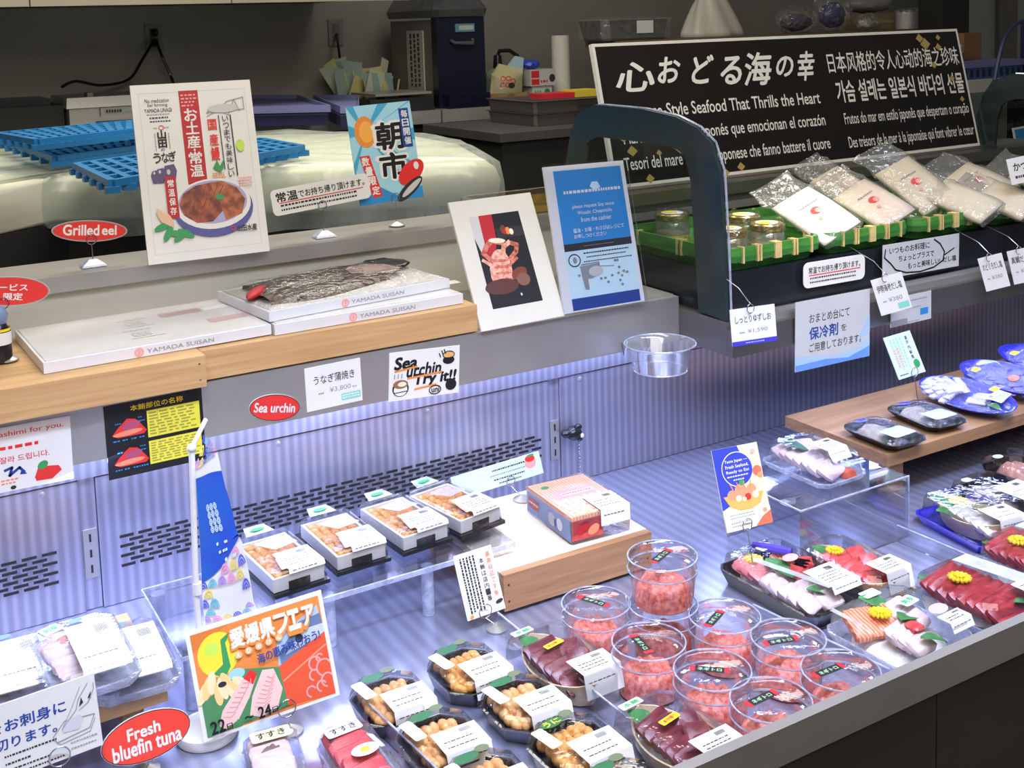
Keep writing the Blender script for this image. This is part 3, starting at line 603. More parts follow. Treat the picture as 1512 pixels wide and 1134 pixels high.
# ================================================================ package building blocks (local: x right, y away, z up)
def tray(par, w, l, h, m, c=.012, z=0, flare=.86, name='tray', t=.0025):
    b = B(); loft(b, [octo(w*flare, l*flare, c, z), octo(w, l, c, z+h), octo(w-2*t, l-2*t, c, z+h), octo(w*flare-2*t, l*flare-2*t, c, z+t)])
    return obj(name, b, m, par)
def lid(par, w, l, z0, h, c=.012, top=.86, m=None, name='clear_lid', rim=.003):
    b = B(); loft(b, [octo(w+rim*2, l+rim*2, c, z0), octo(w, l, c, z0+.001), octo(w*(1-(1-top)*.35), l*(1-(1-top)*.35), c, z0+h*.8), octo(w*top, l*top, c, z0+h)], False, True)
    return obj(name, b, m or CLR, par)
def label(par, x0, x1, yb, yf, zt, drop=.02, out=.006, m=None, name='price_label', rows=2, bar=True):
    """paper label bent over the front edge of a lid"""
    b = B(); P = [(yb, zt), (yf, zt), (yf-out, zt-drop)]
    loft(b, [[(x0, y, z), (x1, y, z)] for y, z in P], False, False, False); o = obj(name, b, m or WHITE, par)
    a = B(); w = x1-x0; d = yb-yf
    def dash(x, y, l, t=.0018):
        f = [a.verts.new(p) for p in ((x, y, zt+.0004), (x+l, y, zt+.0004), (x+l, y+t, zt+.0004), (x, y+t, zt+.0004))]; a.faces.new(f)
    for r_ in range(rows):
        y = yf+d*(.2+.5*r_/max(1, rows)); x = x0+w*.12
        while x < x1-w*.25: l = random.uniform(.002, .006); dash(x, y, min(l, x1-x-.002)); x += l+.0012
    if bar:
        for k in range(9): dash(x1-w*.42+k*.0016, yb-d*.3, .0008, d*.18)
    s_ = drop; y2 = yf-out*.35; y3 = yf-out*.75; z2, z3 = zt-s_*.35, zt-s_*.75
    x = x0+w*.1
    while x < x1-w*.2:
        l = random.uniform(.003, .007); a.faces.new([a.verts.new(p) for p in ((x, y2-.0006, z2), (x+l, y2-.0006, z2), (x+l, y2-.0007, z2-.0012), (x, y2-.0007, z2-.0012))]); x += l+.002
    obj('fine_print', a, INK, o); return o
def sticker(par, x, y, z, w, h, a, m, txt=None, tm=None, name='sticker', oval=False, bold=.03, skewz=0):
    b = B(); P = [(w/2*math.cos(2*math.pi*i/20), h/2*math.sin(2*math.pi*i/20)) for i in range(20)] if oval else rrect(w, h, min(w, h)*.15, 2)
    b.faces.new([b.verts.new((p[0], p[1], 0)) for p in P]); o = obj(name, b, m, par)
    o.matrix_local = Matrix.Translation((x, y, z)) @ Matrix.Rotation(R(a), 4, 'Z') @ Matrix.Rotation(skewz, 4, 'X')
    if txt:
        A = Art(o, w, h, .0003); A.text(txt, .14, .22, .86, .78, tm or INK, bold); A.done()
    return o
def slab(b, c, s, rz=0, rx=0, ry=0, wob=.0015):
    """one rounded slice of fish"""
    w, l, h = s; M = Matrix.Translation(Vector(c)) @ Matrix.Rotation(rz, 4, 'Z') @ Matrix.Rotation(ry, 4, 'Y') @ Matrix.Rotation(rx, 4, 'X'); loops = []
    for z, k in ((-h/2, .88), (-h/4, 1), (h/4, 1), (h/2, .86)):
        loops.append([M @ Vector((x*k+random.uniform(-wob, wob), y*k+random.uniform(-wob, wob), z)) for x, y in rrect(w, l, min(w, l)*.22, 3)])
    return loft(b, loops)
def slices(par, n, p0, p1, s, m, rz=0, lean=.6, name='fish_slice'):
    for i in range(n):
        f = i/max(1, n-1); b = B()
        slab(b, (p0[0]+(p1[0]-p0[0])*f, p0[1]+(p1[1]-p0[1])*f, p0[2]+(p1[2]-p0[2])*f), s, rz+random.uniform(-.08, .08), lean, 0)
        obj(name, b, m, par, True)
def heap(par, cx, cy, z, rx, ry, h, m, name, n=11, jit=.006, pw=2.2):
    b = B(); g = []
    for r_ in range(n+1):
        f = r_/n; k = []
        for i in range(36):
            a = 2*math.pi*i/36; x, y = cx+rx*f*math.cos(a), cy+ry*f*math.sin(a)
            zz = z+h*max(0, 1-f**pw)**.5*(1 if r_ < n else 0)
            if r_ < n: zz += jit*noise.noise(Vector((x*95, y*95, par.location.x*31)))+jit*.6*noise.noise(Vector((x*240, y*240, par.location.y*17)))
            k.append((x, y, max(z, zz)))
        g.append(k)
    loft(b, g, True, False); return obj(name, b, m, par, 2)
def flower(par, x, y, z, r=.014):
    b = B()
    for k in range(14):
        a = 2*math.pi*k/14; blob(b, (x+r*.66*math.cos(a), y+r*.66*math.sin(a), z), (r*.4, r*.16, r*.22), a, sub=1)
    for k in range(8):
        a = 2*math.pi*k/8+.2; blob(b, (x+r*.3*math.cos(a), y+r*.3*math.sin(a), z+r*.2), (r*.3, r*.14, r*.2), a, sub=1)
    blob(b, (x, y, z+r*.3), (r*.25, r*.25, r*.2), sub=1); return obj('yellow_flower', b, FLOWR, par, True)
def leaf(par, x, y, z, l=.035, w=.02, a=0, tilt=.3, m=None):
    b = B(); L_ = []
    for i in range(7):
        f = i/6; ww = w/2*math.sin(math.pi*min(.97, max(.04, f)))**.8; zz = .004*math.sin(math.pi*f)
        L_.append([(-ww, l*(f-.5), zz+.002), (0, l*(f-.5), zz), (ww, l*(f-.5), zz+.002)])
    loft(b, L_, False, False, False); o = obj('shiso_leaf', b, m or LEAF, par, True)
    o.matrix_local = Matrix.Translation((x, y, z)) @ Matrix.Rotation(a, 4, 'Z') @ Matrix.Rotation(tilt, 4, 'X'); return o
def lobes(par, x0, x1, y0, y1, z, n, m, s=.008, name='sea_urchin', rows=4, jit=.0012):
    b = B()
    for j in range(rows):
        for i in range(n):
            x = x0+(x1-x0)*(j+.5)/rows+random.uniform(-.0015, .0015); y = y0+(y1-y0)*(i+.5)/n
            blob(b, (x, y, z+random.uniform(-.001, .002)), ((x1-x0)/rows*.62, (y1-y0)/n*.72, s*.75), random.uniform(-.5, .5), random.uniform(-.2, .2), 2, jit)
    return obj(name, b, m, par, True)
def at_frame(name, lab, cat, fr, group=None, dz=0):
    o, yaw, w, l = fr; o = o.copy(); o.z += dz
    return thing(name, lab, cat, o, yaw, group), w, l
# ---------------------------------------------------------------- sea urchin in white wooden boxes on the clear stand
ZS = .080
def urchin_box(fl, fr_, bl, lab):
    t, w, l = at_frame('sea_urchin_box', lab, 'seafood box', frame(fl, fr_, bl, ZS+.026, ZS), 'boxed sea urchin on the clear stand')
    l = .135; w = .076
    b = B(); box(b, -w/2-.004, w/2+.006, -l/2-.006, l/2+.018, .0005, .006); obj('black_base', b, BLKP, t, bev=.002)
    b = B(); x, y = w/2, l/2
    box(b, -x, x, -y, y, .007, .010); box(b, -x, -x+.004, -y, y, .010, .026); box(b, x-.004, x, -y, y, .010, .026); box(b, -x+.004, x-.004, y-.004, y, .010, .026); box(b, -x+.004, x-.004, -y, -y+.004, .010, .026)
    obj('white_box', b, mat('white_wood_box', (.78, .76, .72), .5, 0, .04, 20), t)
    b = B(); box(b, -.016, .016, -y-.0012, -y-.0004, .0072, .018); obj('finger_slot', b, BLKM, t)
    lobes(t, -x+.006, x-.006, -y+.008, y-.008, .020, 8, UNIP if random.random() < .3 else UNI, .009, rows=5)
    b = B(); loft(b, [octo(w+.008, l+.012, .005, .006), octo(w+.004, l+.006, .005, .032), octo(w, l, .005, .034)], False, True); lo = obj('clear_lid', b, CLR, t)
    b = B(); loft(b, [[(-.022, y+.001, .034), (.022, y+.001, .034)], [(-.016, y+.028, .036), (.016, y+.028, .036)]], False, False, False); tb = obj('hang_tab', b, clear('tab_plastic', (.85, .95, .92), .12, .2, milk=.3, milkcol=(.75, .9, .85)), t)
    sticker(tb, 0, y+.014, .0362, .022, .011, 0, GREEN, None, oval=True, name='green_logo')
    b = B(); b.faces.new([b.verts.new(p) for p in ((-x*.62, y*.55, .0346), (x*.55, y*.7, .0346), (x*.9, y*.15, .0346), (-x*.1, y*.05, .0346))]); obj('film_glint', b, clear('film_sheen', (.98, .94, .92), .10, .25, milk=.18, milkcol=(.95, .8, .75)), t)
    label(t, -x*.40, x*1.02, -y*.16, -y-.001, .0352, .006, .003, rows=4)
    b = B(); b.faces.new([b.verts.new(p) for p in ((-x*.62, -y*.95, .0354), (-x*.38, -y*.95, .0354), (-x*.40, -y*.45, .0354), (-x*.46, -y*.40, .0354))]); obj('paper_tag', b, flat('tan_tag', (.62, .36, .22)), t)
    return t
for k, a in enumerate((((407, 861), (483, 837), (356, 800), 'wooden box of sea urchin nearest the blue flag, leftmost of four on the clear stand'),
          ((504, 829), (575, 808), (434, 772), 'wooden box of sea urchin, second from the blue flag on the clear stand'),
          ((605, 800), (667, 780), (525, 747), 'wooden box of sea urchin, third from the blue flag on the clear stand'),
          ((687, 777), (751, 753), (613, 722), 'wooden box of sea urchin, rightmost of four, in front of the pale uni sign'))): urchin_box(*a)
fr = frame((470, 884), (756, 800), (392, 800), ZS)
t, w, l = at_frame('clear_riser', 'clear acrylic stand carrying four boxes of sea urchin', 'display stand', (fr[0].copy(), fr[1], fr[2], fr[3]))
o = t; x0, x1 = -w/2-.03, w/2+.004
b = B(); box(b, x0, x1, -l/2, -l/2+.21, -.005, -.0006); obj('top_sheet', b, ACRY, t)
b = B(); box(b, x0, x1, -l/2-.003, -l/2-.0005, -.0075, -.0004); obj('front_edge', b, ACRE, t)
for x in (x0+.05, x1-.14):
    for y in (-l/2+.015, -l/2+.19):
        b = B(); lathe(b, [(.009, -.0795), (.009, -.0055)], 16, (x, y), True, True); obj('leg', b, ACRE, t, True)
t.location.y += .0
# ---------------------------------------------------------------- wooden block with shrimp package
fr = frame((745, 850), (963, 785), (668, 800), .061, 0); oB, yB = fr[0], fr[1]
a = atz((745, 850), .061); c_ = atz((963, 785), .061); wB = (c_-a).length
t = thing('wooden_stand', 'low cedar block stand with pale top under the shrimp package', 'stand', (a.x+.5*(c_.x-a.x), a.y+.5*(c_.y-a.y)+.12, 0), yB)
b = B(); box(b, -wB/2, wB/2, -.106, .13, .050, .061); obj('top_board', b, WOODP, t, bev=.001)
b = B(); box(b, -wB/2, wB/2, -.12, -.107, .006, .061); fp = obj('front_board', b, WOODD, t, bev=.001)
b = B()
for x in (-wB/2+.008, wB/2-.008):
    for z in (.02, .045): blob(b, (x, -.1203, z), (.0018, .0008, .0018), sub=1)
obj('nail', b, BLKM, fp)
for x in (-wB/2, wB/2-.012):
    b = B(); box(b, x, x+.012, -.106, .13, .0006, .049); obj('side_board', b, WOODD, t)
fr = frame((849, 770), (940, 747), (778, 710), .061+.045, .0615)
t, w, l = at_frame('shrimp_package', 'clear shrimp package with printed sleeve and white label on the cedar block', 'seafood package', fr)
l = .15
b = B(); loft(b, [octo(w*.98, l*.98, .004, .0005), octo(w, l, .004, .042), octo(w*.96, l*.97, .004, .045)], True, True); obj('clear_case', b, CLR, t)
b = B(); box(b, -w/2+.003, w/2-.003, -l/2+.003, l/2-.003, .036, .0425); top = obj('sleeve_top', b, SHRIMP, t)
A = Art(top, w*.94, l*.94, .0428)
for k in range(7): A.ell(.14+.12*k, .30, .045, .22, flat('shrimp_light', (.90, .66, .44)), 'shrimp_print', 12, 8)
A.rect(.18, .48, .86, .68, PINK, 'pink_band').rect(.28, .54, .84, .62, WHITE, 'white_band'); A.fine(.3, .55, .82, .61, 1, RED, dens=10); A.ell(.2, .86, .07, .04, GREEN, 'leaf_print', 12); A.done()
b = B(); box(b, -w/2+.0015, -w/2+.003, -l/2+.004, l/2-.004, .003, .036); sd = obj('sleeve_side', b, flat('sleeve_blue', (.22, .32, .52)), t)
A = Art(sd, l*.9, .033, .0003, Matrix.Translation((-w/2+.0012, 0, .02)) @ Matrix.Rotation(R(-90), 4, 'Z') @ Matrix.Rotation(R(90), 4, 'X'))
A.rect(.02, .3, .28, .8, DRED, 'red_band'); A.fine(.04, .45, .26, .65, 1, WHITE, dens=5); A.ell(.6, .5, .09, .32, LGREY, 'bear_print', 12); A.ell(.78, .5, .07, .3, WHITE, 'bear_print', 12); A.ell(.68, .45, .03, .2, NAVY, 'bear_print', 10); A.done()
b = B(); box(b, -w/2+.003, w*.02, -l/2+.001, -l/2+.002, .006, .036); fs = obj('sleeve_front', b, TUNAB, t)
A = Art(fs, w*.5, .03, .0003, Matrix.Translation((-w*.23, -l/2+.0008, .021)) @ Matrix.Rotation(R(90), 4, 'X')); A.ell(.35, .6, .25, .28, DRED, 'shrimp_print', 14, 30); A.ell(.7, .4, .2, .25, SALM, 'shrimp_print', 14, 30); A.done()
label(t, -w*.02, w*.46, -l*.12, -l/2-.001, .0460, .026, .001, rows=3)
# ---------------------------------------------------------------- small black trays of sea urchin
UP = []
def urchin_tray(px, lab, pale=0, yl=0, w=.088, l=.104):
    p = atz(px, .034); p.y = max(p.y, .955); t = thing('sea_urchin_tray', lab, 'seafood tray', (p.x, p.y, 0), random.uniform(-.04, .04), 'black trays of sea urchin at the front'); UP.append(t)
    tray(t, w, l, .022, BLKP, .022, .0005)
    lobes(t, -w*.36, w*.36, -l*.36, l*.36, .0195, 5, UNIP if pale else UNI, .0095, rows=6, jit=.0013)
    lid(t, w, l, .0225, .014, .022, .90)
    label(t, -w*.18, w*.47, -l*.02, -l*.44, .0372, .024, .008, rows=2)
    sticker(t, -w*.33, l*.16, .0372, .016, .040, 8, PYEL if yl else PGRN, None, name='side_sticker')
    A = t.children[-1]; A2 = Art(A, .016, .040, .0003); A2.vtext('うに' if not yl else '生うに', .25, .12, .75, .88, GREEN, .01); A2.done()
    sticker(t, -w*.10, l*.36, .0373, .032, .016, 6, flat('oval_green', (.015, .13, .045)), 'うに' if yl else None, CYEL, oval=True, name='green_oval')
    sticker(t, w*.16, l*.43, .0374, .018, .012, 0, flat('badge_green', (.12, .16, .08)), None, oval=True, name='round_badge')
    o = t.children[-1]; A2 = Art(o, .018, .012, .0003); A2.line([(.3, .3), (.5, .75), (.7, .3)], .1, INK, 'mark'); A2.done()
    return t
urchin_tray((577, 1022), 'black tray of sea urchin beside the orange fair poster, back left of the group', 1)
urchin_tray((690, 978), 'black tray of sea urchin farthest back, below the hanging vertical text card')
urchin_tray((652, 1082), 'black tray of pale sea urchin at the front, second from the fair poster', 1)
urchin_tray((772, 1028), 'black tray of sea urchin, left of the first tuna boat', 1)
urchin_tray((852, 1092), 'black tray of golden sea urchin with a yellow side sticker and yellow lettered oval', 0, 1, .092, .108)
urchin_tray((722, 1146), 'black tray of sea urchin cut by the bottom edge, below the pale tray', 1)
urchin_tray((935, 1168), 'black tray of sea urchin at the bottom edge, left of the dark tuna boat')
# ---------------------------------------------------------------- round cups of minced tuna
def cup(px, lab, z=0, ang=30, side=True, empty=False, sx=1., group='round cups of minced tuna'):
    p = atz(px, z+.064); p.y = max(p.y, .951); t = thing('minced_tuna_cup', lab, 'seafood cup', (p.x, p.y, z), random.uniform(-.5, .5), group); t.scale = (.955, .955, 1)
    b = B(); lathe(b, [(.0, .0008), (.039, .0008), (.042, .004), (.0460, .042), (.0465, .044), (.0495, .046), (.0495, .048)], 36); obj('clear_cup', b, CLR, t, True)
    b = B(); lathe(b, [(.0490, .0485), (.0503, .0485), (.0503, .052), (.0490, .054), (.0500, .066), (.0478, .068), (.0455, .0655), (.044, .0645), (.0, .0645)], 36); ld = obj('clear_lid', b, CLR, t, True)
    b = B(); torus(b, (0, 0, .067), .0490, .0011, 'Z', 36, 6); obj('rim', b, ACRE, ld, True)
    b = B(); torus(b, (0, 0, .050), .0498, .0010, 'Z', 36, 6); obj('rim', b, ACRE, ld, True)
    heap(t, 0, 0, .0025, .0405, .0405, random.uniform(.030, .036), NEGI, 'minced_tuna', 14, .006, 5)
    st = sticker(t, random.uniform(-.016, .0), random.uniform(.0, .012), .0655, .050, .013, ang, BLACK, None, name='black_sticker')
    A = Art(st, .050, .013, .0003); A.rect(0, 0, .13, 1, DRED, 'red_end').rect(.87, 0, 1, 1, DRED, 'red_end'); A.text('ネギトロ', .2, .22, .8, .78, flat('sticker_green', (.40, .62, .40)), .03); A.done()
    t.children[-1].rotation_euler.z += -t.rotation_euler.z
    if side:
        b = B(); a0 = -.9-t.rotation_euler.z; L_ = []
        for k in range(9): a = a0+k*.09; L_.append([(r_*math.cos(a), r_*math.sin(a), z_) for r_, z_ in ((.0430, .008), (.0466, .042))])
        loft(b, L_, False, False, False); obj('side_label', b, LGREY, t, True)
    return t
q = atz((978, 823), .064+.070); ql = thing
cup((978, 823), 'cup of minced tuna, upper one of the stack of two behind the others', .0685, 28, group=None)
pp = atz((978, 823), .0685+.064)
t2 = cup((985, 880), 'cup of minced tuna, lower one of the stack of two', 0, 40, group=None); t2.location = (pp.x, pp.y, 0)
cup((880, 893), 'cup of minced tuna beside the cedar block, left of the stack of two', 0, -52)
cup((1070, 912), 'cup of minced tuna right of the stack of two, behind the central cup', 0, 24)
cup((958, 950), 'cup of minced tuna in the middle beside the first tuna boat, sticker upright', 0, -95, side=False)
cup((1164, 944), 'cup of minced tuna left of the assorted sashimi pack', 0, -28)
cup((1052, 992), 'cup of minced tuna in the centre of the cluster behind the frontmost one', 0, -42, side=False)
cup((1257, 1002), 'cup of minced tuna at the right end, half behind the case rim', 0, 10, side=False)
cup((1152, 1046), 'cup of minced tuna frontmost against the case rim, glaring white on its lid', 0, 12, side=False)
# ---------------------------------------------------------------- tuna boats
def boat_shell(par, w, l, z, h, m=None):
    P = []
    n = 16
    for i in range(n+1): f = i/n; P.append((w/2*math.sin(math.pi*f)**.55 if 0 < f < 1 else 0, -l/2+l*f))
    Q = [(-x, y) for x, y in P[::-1]][1:-1]; pts = P+Q
    lo = lambda k, zz: [(x*k, y*(.5+.5*k), zz+.008*(abs(y)/(l/2))**3*(1 if zz > z else .3)) for x, y in pts]
    b = B(); loft(b, [lo(.78, z), lo(1, z+h), lo(.94, z+h), lo(.74, z+.002)], True, True); return obj('wooden_boat', b, m or WOODX, par, True)
def tuna_boat(px, lab, fish, yaw=0, tagcol=CYEL, w=.088, l=.150, z=.035, nsl=6, base=None, fl=False, group='tuna boats among the cups'):
    p = atz(px, z); t = thing('tuna_boat_pack', lab, 'seafood pack', (p.x, p.y, 0), yaw, group)
    z0 = .001
    if base: tray(t, w*1.18, l*1.12, .012, base, .012, .0005, .9); z0 = .005
    boat_shell(t, w, l, z0, .026)
    heap(t, 0, l*.12, z0+.004, w*.36, l*.34, .018, DAIKON, 'shredded_radish', 6, .003)
    leaf(t, -w*.2, l*.30, z0+.034, .04, .028, .5, .3)
    slices(t, nsl, (-w*.10, l*.20, z0+.032), (-w*.02, -l*.28, z0+.024), (w*.62, .030, .009), fish, .25, .55, 'tuna_slice')
    slices(t, 3, (w*.20, l*.05, z0+.034), (w*.20, -l*.22, z0+.028), (w*.34, .034, .010), fish, -.4, .5, 'tuna_slice')
    b = B(); loft(b, [octo(w*1.08, l*1.05, .014, z0+.004), octo(w*1.04, l*1.02, .014, z0+.036), octo(w*.92, l*.92, .014, z0+.046)], False, True); obj('clear_lid', b, CLR, t)
    if fl: flower(t, -w*.08, l*.22, z0+.042)
    label(t, -w*.15, w*.50, -l*.20, -l*.46, z0+.047, .030, .008, rows=3)
    if tagcol: sticker(t, -w*.02, l*.10, z0+.0468, .030, .010, 10, tagcol, '本日限り' if tagcol is CYEL else None, DRED, name='yellow_sticker'); sticker(t, -w*.22, l*.43, z0+.0468, .032, .012, 4, PGRN, '本鮪', GREEN, name='green_sticker')
    return t
tuna_boat((829, 971), 'wooden boat of purple-red tuna with yellow sticker, behind the sea urchin trays', DTUNA, .02)
tuna_boat((1003, 1085), 'wooden boat of dark tuna with yellow sticker, at the front against the case rim', DTUNA, .04, nsl=7)
tuna_boat((1262, 829), 'gold tray with a wooden boat of bright red tuna and yellow flower', TUNAB, .03, None, .082, .150, .04, 7, mat('gold_tray', (.52, .36, .10), .22, .8, .1, 30), True, None)
# ---------------------------------------------------------------- trays of mixed sashimi
def pack(name, lab, frm, h=.02, m=BLKP, lidh=.022, group=None, L_=None):
    t, w, l = at_frame(name, lab, 'seafood pack', frm, group); l = L_ or l
    tray(t, w, l, h, m, .012, .0005, .88); lid(t, w*.97, l*.97, h+.001, lidh, .014, .9); return t, w, l
t, w, l = pack('sashimi_tray', 'large black tray of mixed sashimi with yellow flower, in front of the gold tray', frame((1200, 917), (1290, 880), (1056, 836), .024, 0), .024)
heap(t, 0, l*.05, .006, w*.42, l*.42, .014, DAIKON, 'shredded_radish', 6, .003)
slices(t, 4, (-w*.24, l*.33, .030), (-w*.22, l*.18, .028), (.042, .028, .011), mat('pink_tuna', (.78, .22, .22), .3, 0, .15, 60), .3, .4)
slices(t, 5, (-w*.30, l*.02, .028), (-w*.28, -l*.34, .026), (.036, .028, .010), WFISH, .2, .5)
slices(t, 3, (-w*.02, -l*.18, .028), (0, -l*.36, .026), (.040, .030, .010), WFISH, -.1, .5)
slices(t, 3, (w*.22, l*.24, .030), (w*.22, l*.10, .028), (.034, .024, .010), SALMN, -.3, .5)
b = B()
for k in range(4): slab(b, (w*.12+.008*k, -l*.0+.004*k, .034), (.022, .026, .016), .3*k)
obj('octopus', b, TUNAB, t, True)
b = B(); tube(b, [(w*.02, l*.42, .045), (w*.14, l*.30, .047), (w*.26, l*.16, .046)], .007, 8); obj('soy_packet', b, mat('violet_foil', (.10, .07, .60), .3, .2, .1, 20), t, True)
leaf(t, -w*.05, l*.10, .036, .05, .035, .3); leaf(t, -w*.1, -l*.3, .034, .03, .02, 1); flower(t, -w*.16, l*.30, .040, .015)
sticker(t, w*.10, l*.34, .0474, .030, .016, 8, WHITE, '刺身', GREEN); sticker(t, w*.14, l*.10, .0476, .030, .020, 12, PINK, None, oval=True, name='pink_sticker')
label(t, -w*.02, w*.44, -l*.12, -l*.40, .0478, .010, .006, rows=4)
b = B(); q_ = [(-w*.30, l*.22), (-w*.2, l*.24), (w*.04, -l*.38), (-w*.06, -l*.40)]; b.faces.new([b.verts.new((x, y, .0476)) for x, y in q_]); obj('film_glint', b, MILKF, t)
t, w, l = pack('sashimi_pack', 'clear pack of assorted sashimi with orange salmon fan, against the case rim', frame((1334, 985), (1446, 930), (1210, 920), .030, 0), .022, clear('tray_clear', (.94, .96, 1), .08, .1, milk=.25, milkcol=(.8, .85, 1)), .026)
heap(t, 0, 0, .003, w*.42, l*.44, .020, DAIKON, 'shredded_radish', 6, .003)
slices(t, 6, (-w*.34, l*.22, .034), (-w*.02, l*.12, .034), (.020, .050, .010), SALMN, -.35, .35, 'salmon_slice')
slices(t, 5, (w*.18, l*.20, .034), (w*.16, -l*.05, .032), (.050, .028, .009), WFISH, .2, .45)
slices(t, 4, (-w*.14, -l*.12, .034), (-w*.10, -l*.34, .030), (.044, .028, .010), mat('bream_flesh', (.78, .60, .56), .3, 0, .1, 50), .2, .45)
b = B(); slab(b, (-w*.02, -l*.2, .042), (.02, .022, .008)); obj('fish_skin', b, TUNAB, t, True)
leaf(t, w*.02, l*.30, .042, .05, .036, .8); leaf(t, w*.05, -l*.05, .040, .04, .03, 1.8); leaf(t, -w*.02, -l*.42, .036, .04, .02, 1.2); flower(t, -w*.10, l*.14, .046, .016)
sticker(t, w*.06, l*.42, .0502, .030, .018, 0, PCYAN, None); sticker(t, w*.22, l*.10, .0503, .030, .020, 5, PCYAN, '刺身', GREEN); sticker(t, w*.32, -l*.18, .0504, .034, .022, 10, PINK, None, oval=True, name='pink_sticker')
label(t, w*.18, w*.46, -l*.28, -l*.44, .0505, .012, .006, rows=2)
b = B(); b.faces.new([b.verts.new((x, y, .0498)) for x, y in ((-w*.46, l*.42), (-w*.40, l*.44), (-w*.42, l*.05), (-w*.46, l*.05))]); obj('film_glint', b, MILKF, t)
def tuna_pack(lab, frm, fx=0):
    t, w, l = pack('tuna_pack', lab, frm, .014, clear('tray_clear', 0), .034)
    heap(t, 0, 0, .003, w*.4, l*.40, .018, DAIKON, 'shredded_radish', 6, .003)
    slices(t, 8, (-w*.10, l*.34, .030), (-w*.04, -l*.38, .028), (w*.70, .034, .010), TUNA, .15, .5, 'tuna_slice')
    flower(t, -w*.10, l*.16, .044, .017); leaf(t, -w*.3, l*.40, .030, .03, .02, .4); leaf(t, w*.1, -l*.44, .030, .04, .02, 1.4)
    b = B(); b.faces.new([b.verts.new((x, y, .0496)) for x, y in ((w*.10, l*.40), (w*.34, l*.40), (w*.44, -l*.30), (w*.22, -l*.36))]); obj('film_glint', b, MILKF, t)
    label(t, w*.1, w*.46, -l*.28, -l*.44, .0499, .014, .006, rows=2); return t
tuna_pack('clear pack of overlapping red tuna slices with yellow flower, against the case rim', frame((1466, 928), (1556, 884), (1362, 858), .025, 0))
tuna_pack('clear pack of red tuna with yellow flower at the right edge of the frame', frame((1540, 867), (1625, 827), (1426, 827), .018, 0))
# blue tray with the grilled fish boat
frm = frame((1429, 811), (1512, 789), (1337, 780), .006, 0)
t, w, l = at_frame('blue_tray_pack', 'bright blue tray with a wooden boat of silver fish, flower and wasabi cup', 'seafood pack', frm); l = .155; w = .10
BLUT = mat('blue_tray', (.035, .03, .55), .2, 0, .1, 20, coat=.4)
tray(t, w*1.1, l*1.05, .016, BLUT, .012, .0005, .86)
boat_shell(t, w*.86, l*.9, .008, .026); heap(t, 0, 0, .012, w*.3, l*.34, .016, DAIKON, 'shredded_radish', 6, .003)
slices(t, 5, (-w*.1, l*.05, .036), (-w*.05, -l*.34, .030), (w*.55, .03, .008), mat('silver_fish', (.55, .52, .50), .25, .2, .3, 40), .2, .45)
flower(t, w*.02, l*.22, .042, .016); leaf(t, -w*.25, l*.26, .040, .045, .03, .6); leaf(t, -w*.4, l*.10, .034, .035, .03, 1.2)
b = B(); lathe(b, [(.011, .034), (.014, .044), (.013, .044), (.0, .040)], 18, (w*.14, -l*.04)); obj('wasabi_cup', b, mat('wasabi', (.22, .20, .08), .6, 0, .2, 90), t, True)
lid(t, w, l*.97, .017, .032, .014, .9); label(t, -w*.1, w*.46, -l*.14, -l*.44, .0498, .026, .006, rows=2)
# two packs at the bottom edge
t, w, l = pack('fish_pack', 'fish pack with yellow sticker and brown garnish at the bottom edge below the fair poster', frame((372, 1172), (462, 1150), (332, 1098), .035, 0), .018, clear('tray_clear', 0), .020, L_=.13)
heap(t, 0, 0, .003, w*.4, l*.42, .012, DAIKON, 'shredded_radish', 6, .003); slices(t, 6, (-w*.05, l*.30, .026), (0, -l*.34, .024), (w*.7, .03, .010), WFISH, .1, .5); heap(t, -w*.05, l*.2, .02, w*.28, l*.1, .014, mat('brown_seaweed', (.22, .15, .12), .5, 0, .3, 60), 'garnish', 5, .004)
sticker(t, 0, l*.32, .0400, .046, .022, 4, PYEL, 'すすき', INK, name='yellow_sticker'); sticker(t, w*.30, l*.30, .0401, .012, .012, 0, WHITE, None, oval=True, name='price_dot')
t, w, l = pack('red_fish_pack', 'red sashimi pack with white sticker at the bottom edge, left of the urchin trays', frame((520, 1170), (602, 1140), (470, 1085), .035, 0), .018, clear('tray_clear', 0), .020, L_=.14)
REDF = mat('red_flesh', (.66, .10, .12), .25, 0, .2, 50)
heap(t, 0, 0, .003, w*.4, l*.42, .012, DAIKON, 'shredded_radish', 6, .003); slices(t, 6, (-w*.02, l*.32, .026), (0, -l*.34, .024), (w*.74, .034, .011), REDF, .1, .5); flower(t, w*.02, l*.02, .036, .009)
sticker(t, -w*.04, l*.34, .0400, .044, .020, 4, WHITE, 'すすき', INK, name='white_sticker'); sticker(t, w*.08, -l*.02, .0402, .034, .022, 6, flat('pale_pink', (.90, .70, .70)), None, oval=True, name='pink_sticker'); sticker(t, w*.08, -l*.02, .0404, .012, .010, 0, CYEL, None, oval=True, name='pink_sticker')
b = B(); b.faces.new([b.verts.new((x, y, .0400)) for x, y in ((w*.26, l*.18), (w*.36, l*.14), (w*.42, -l*.06), (w*.34, -l*.06))]); obj('film_glint', b, MILKF, t)
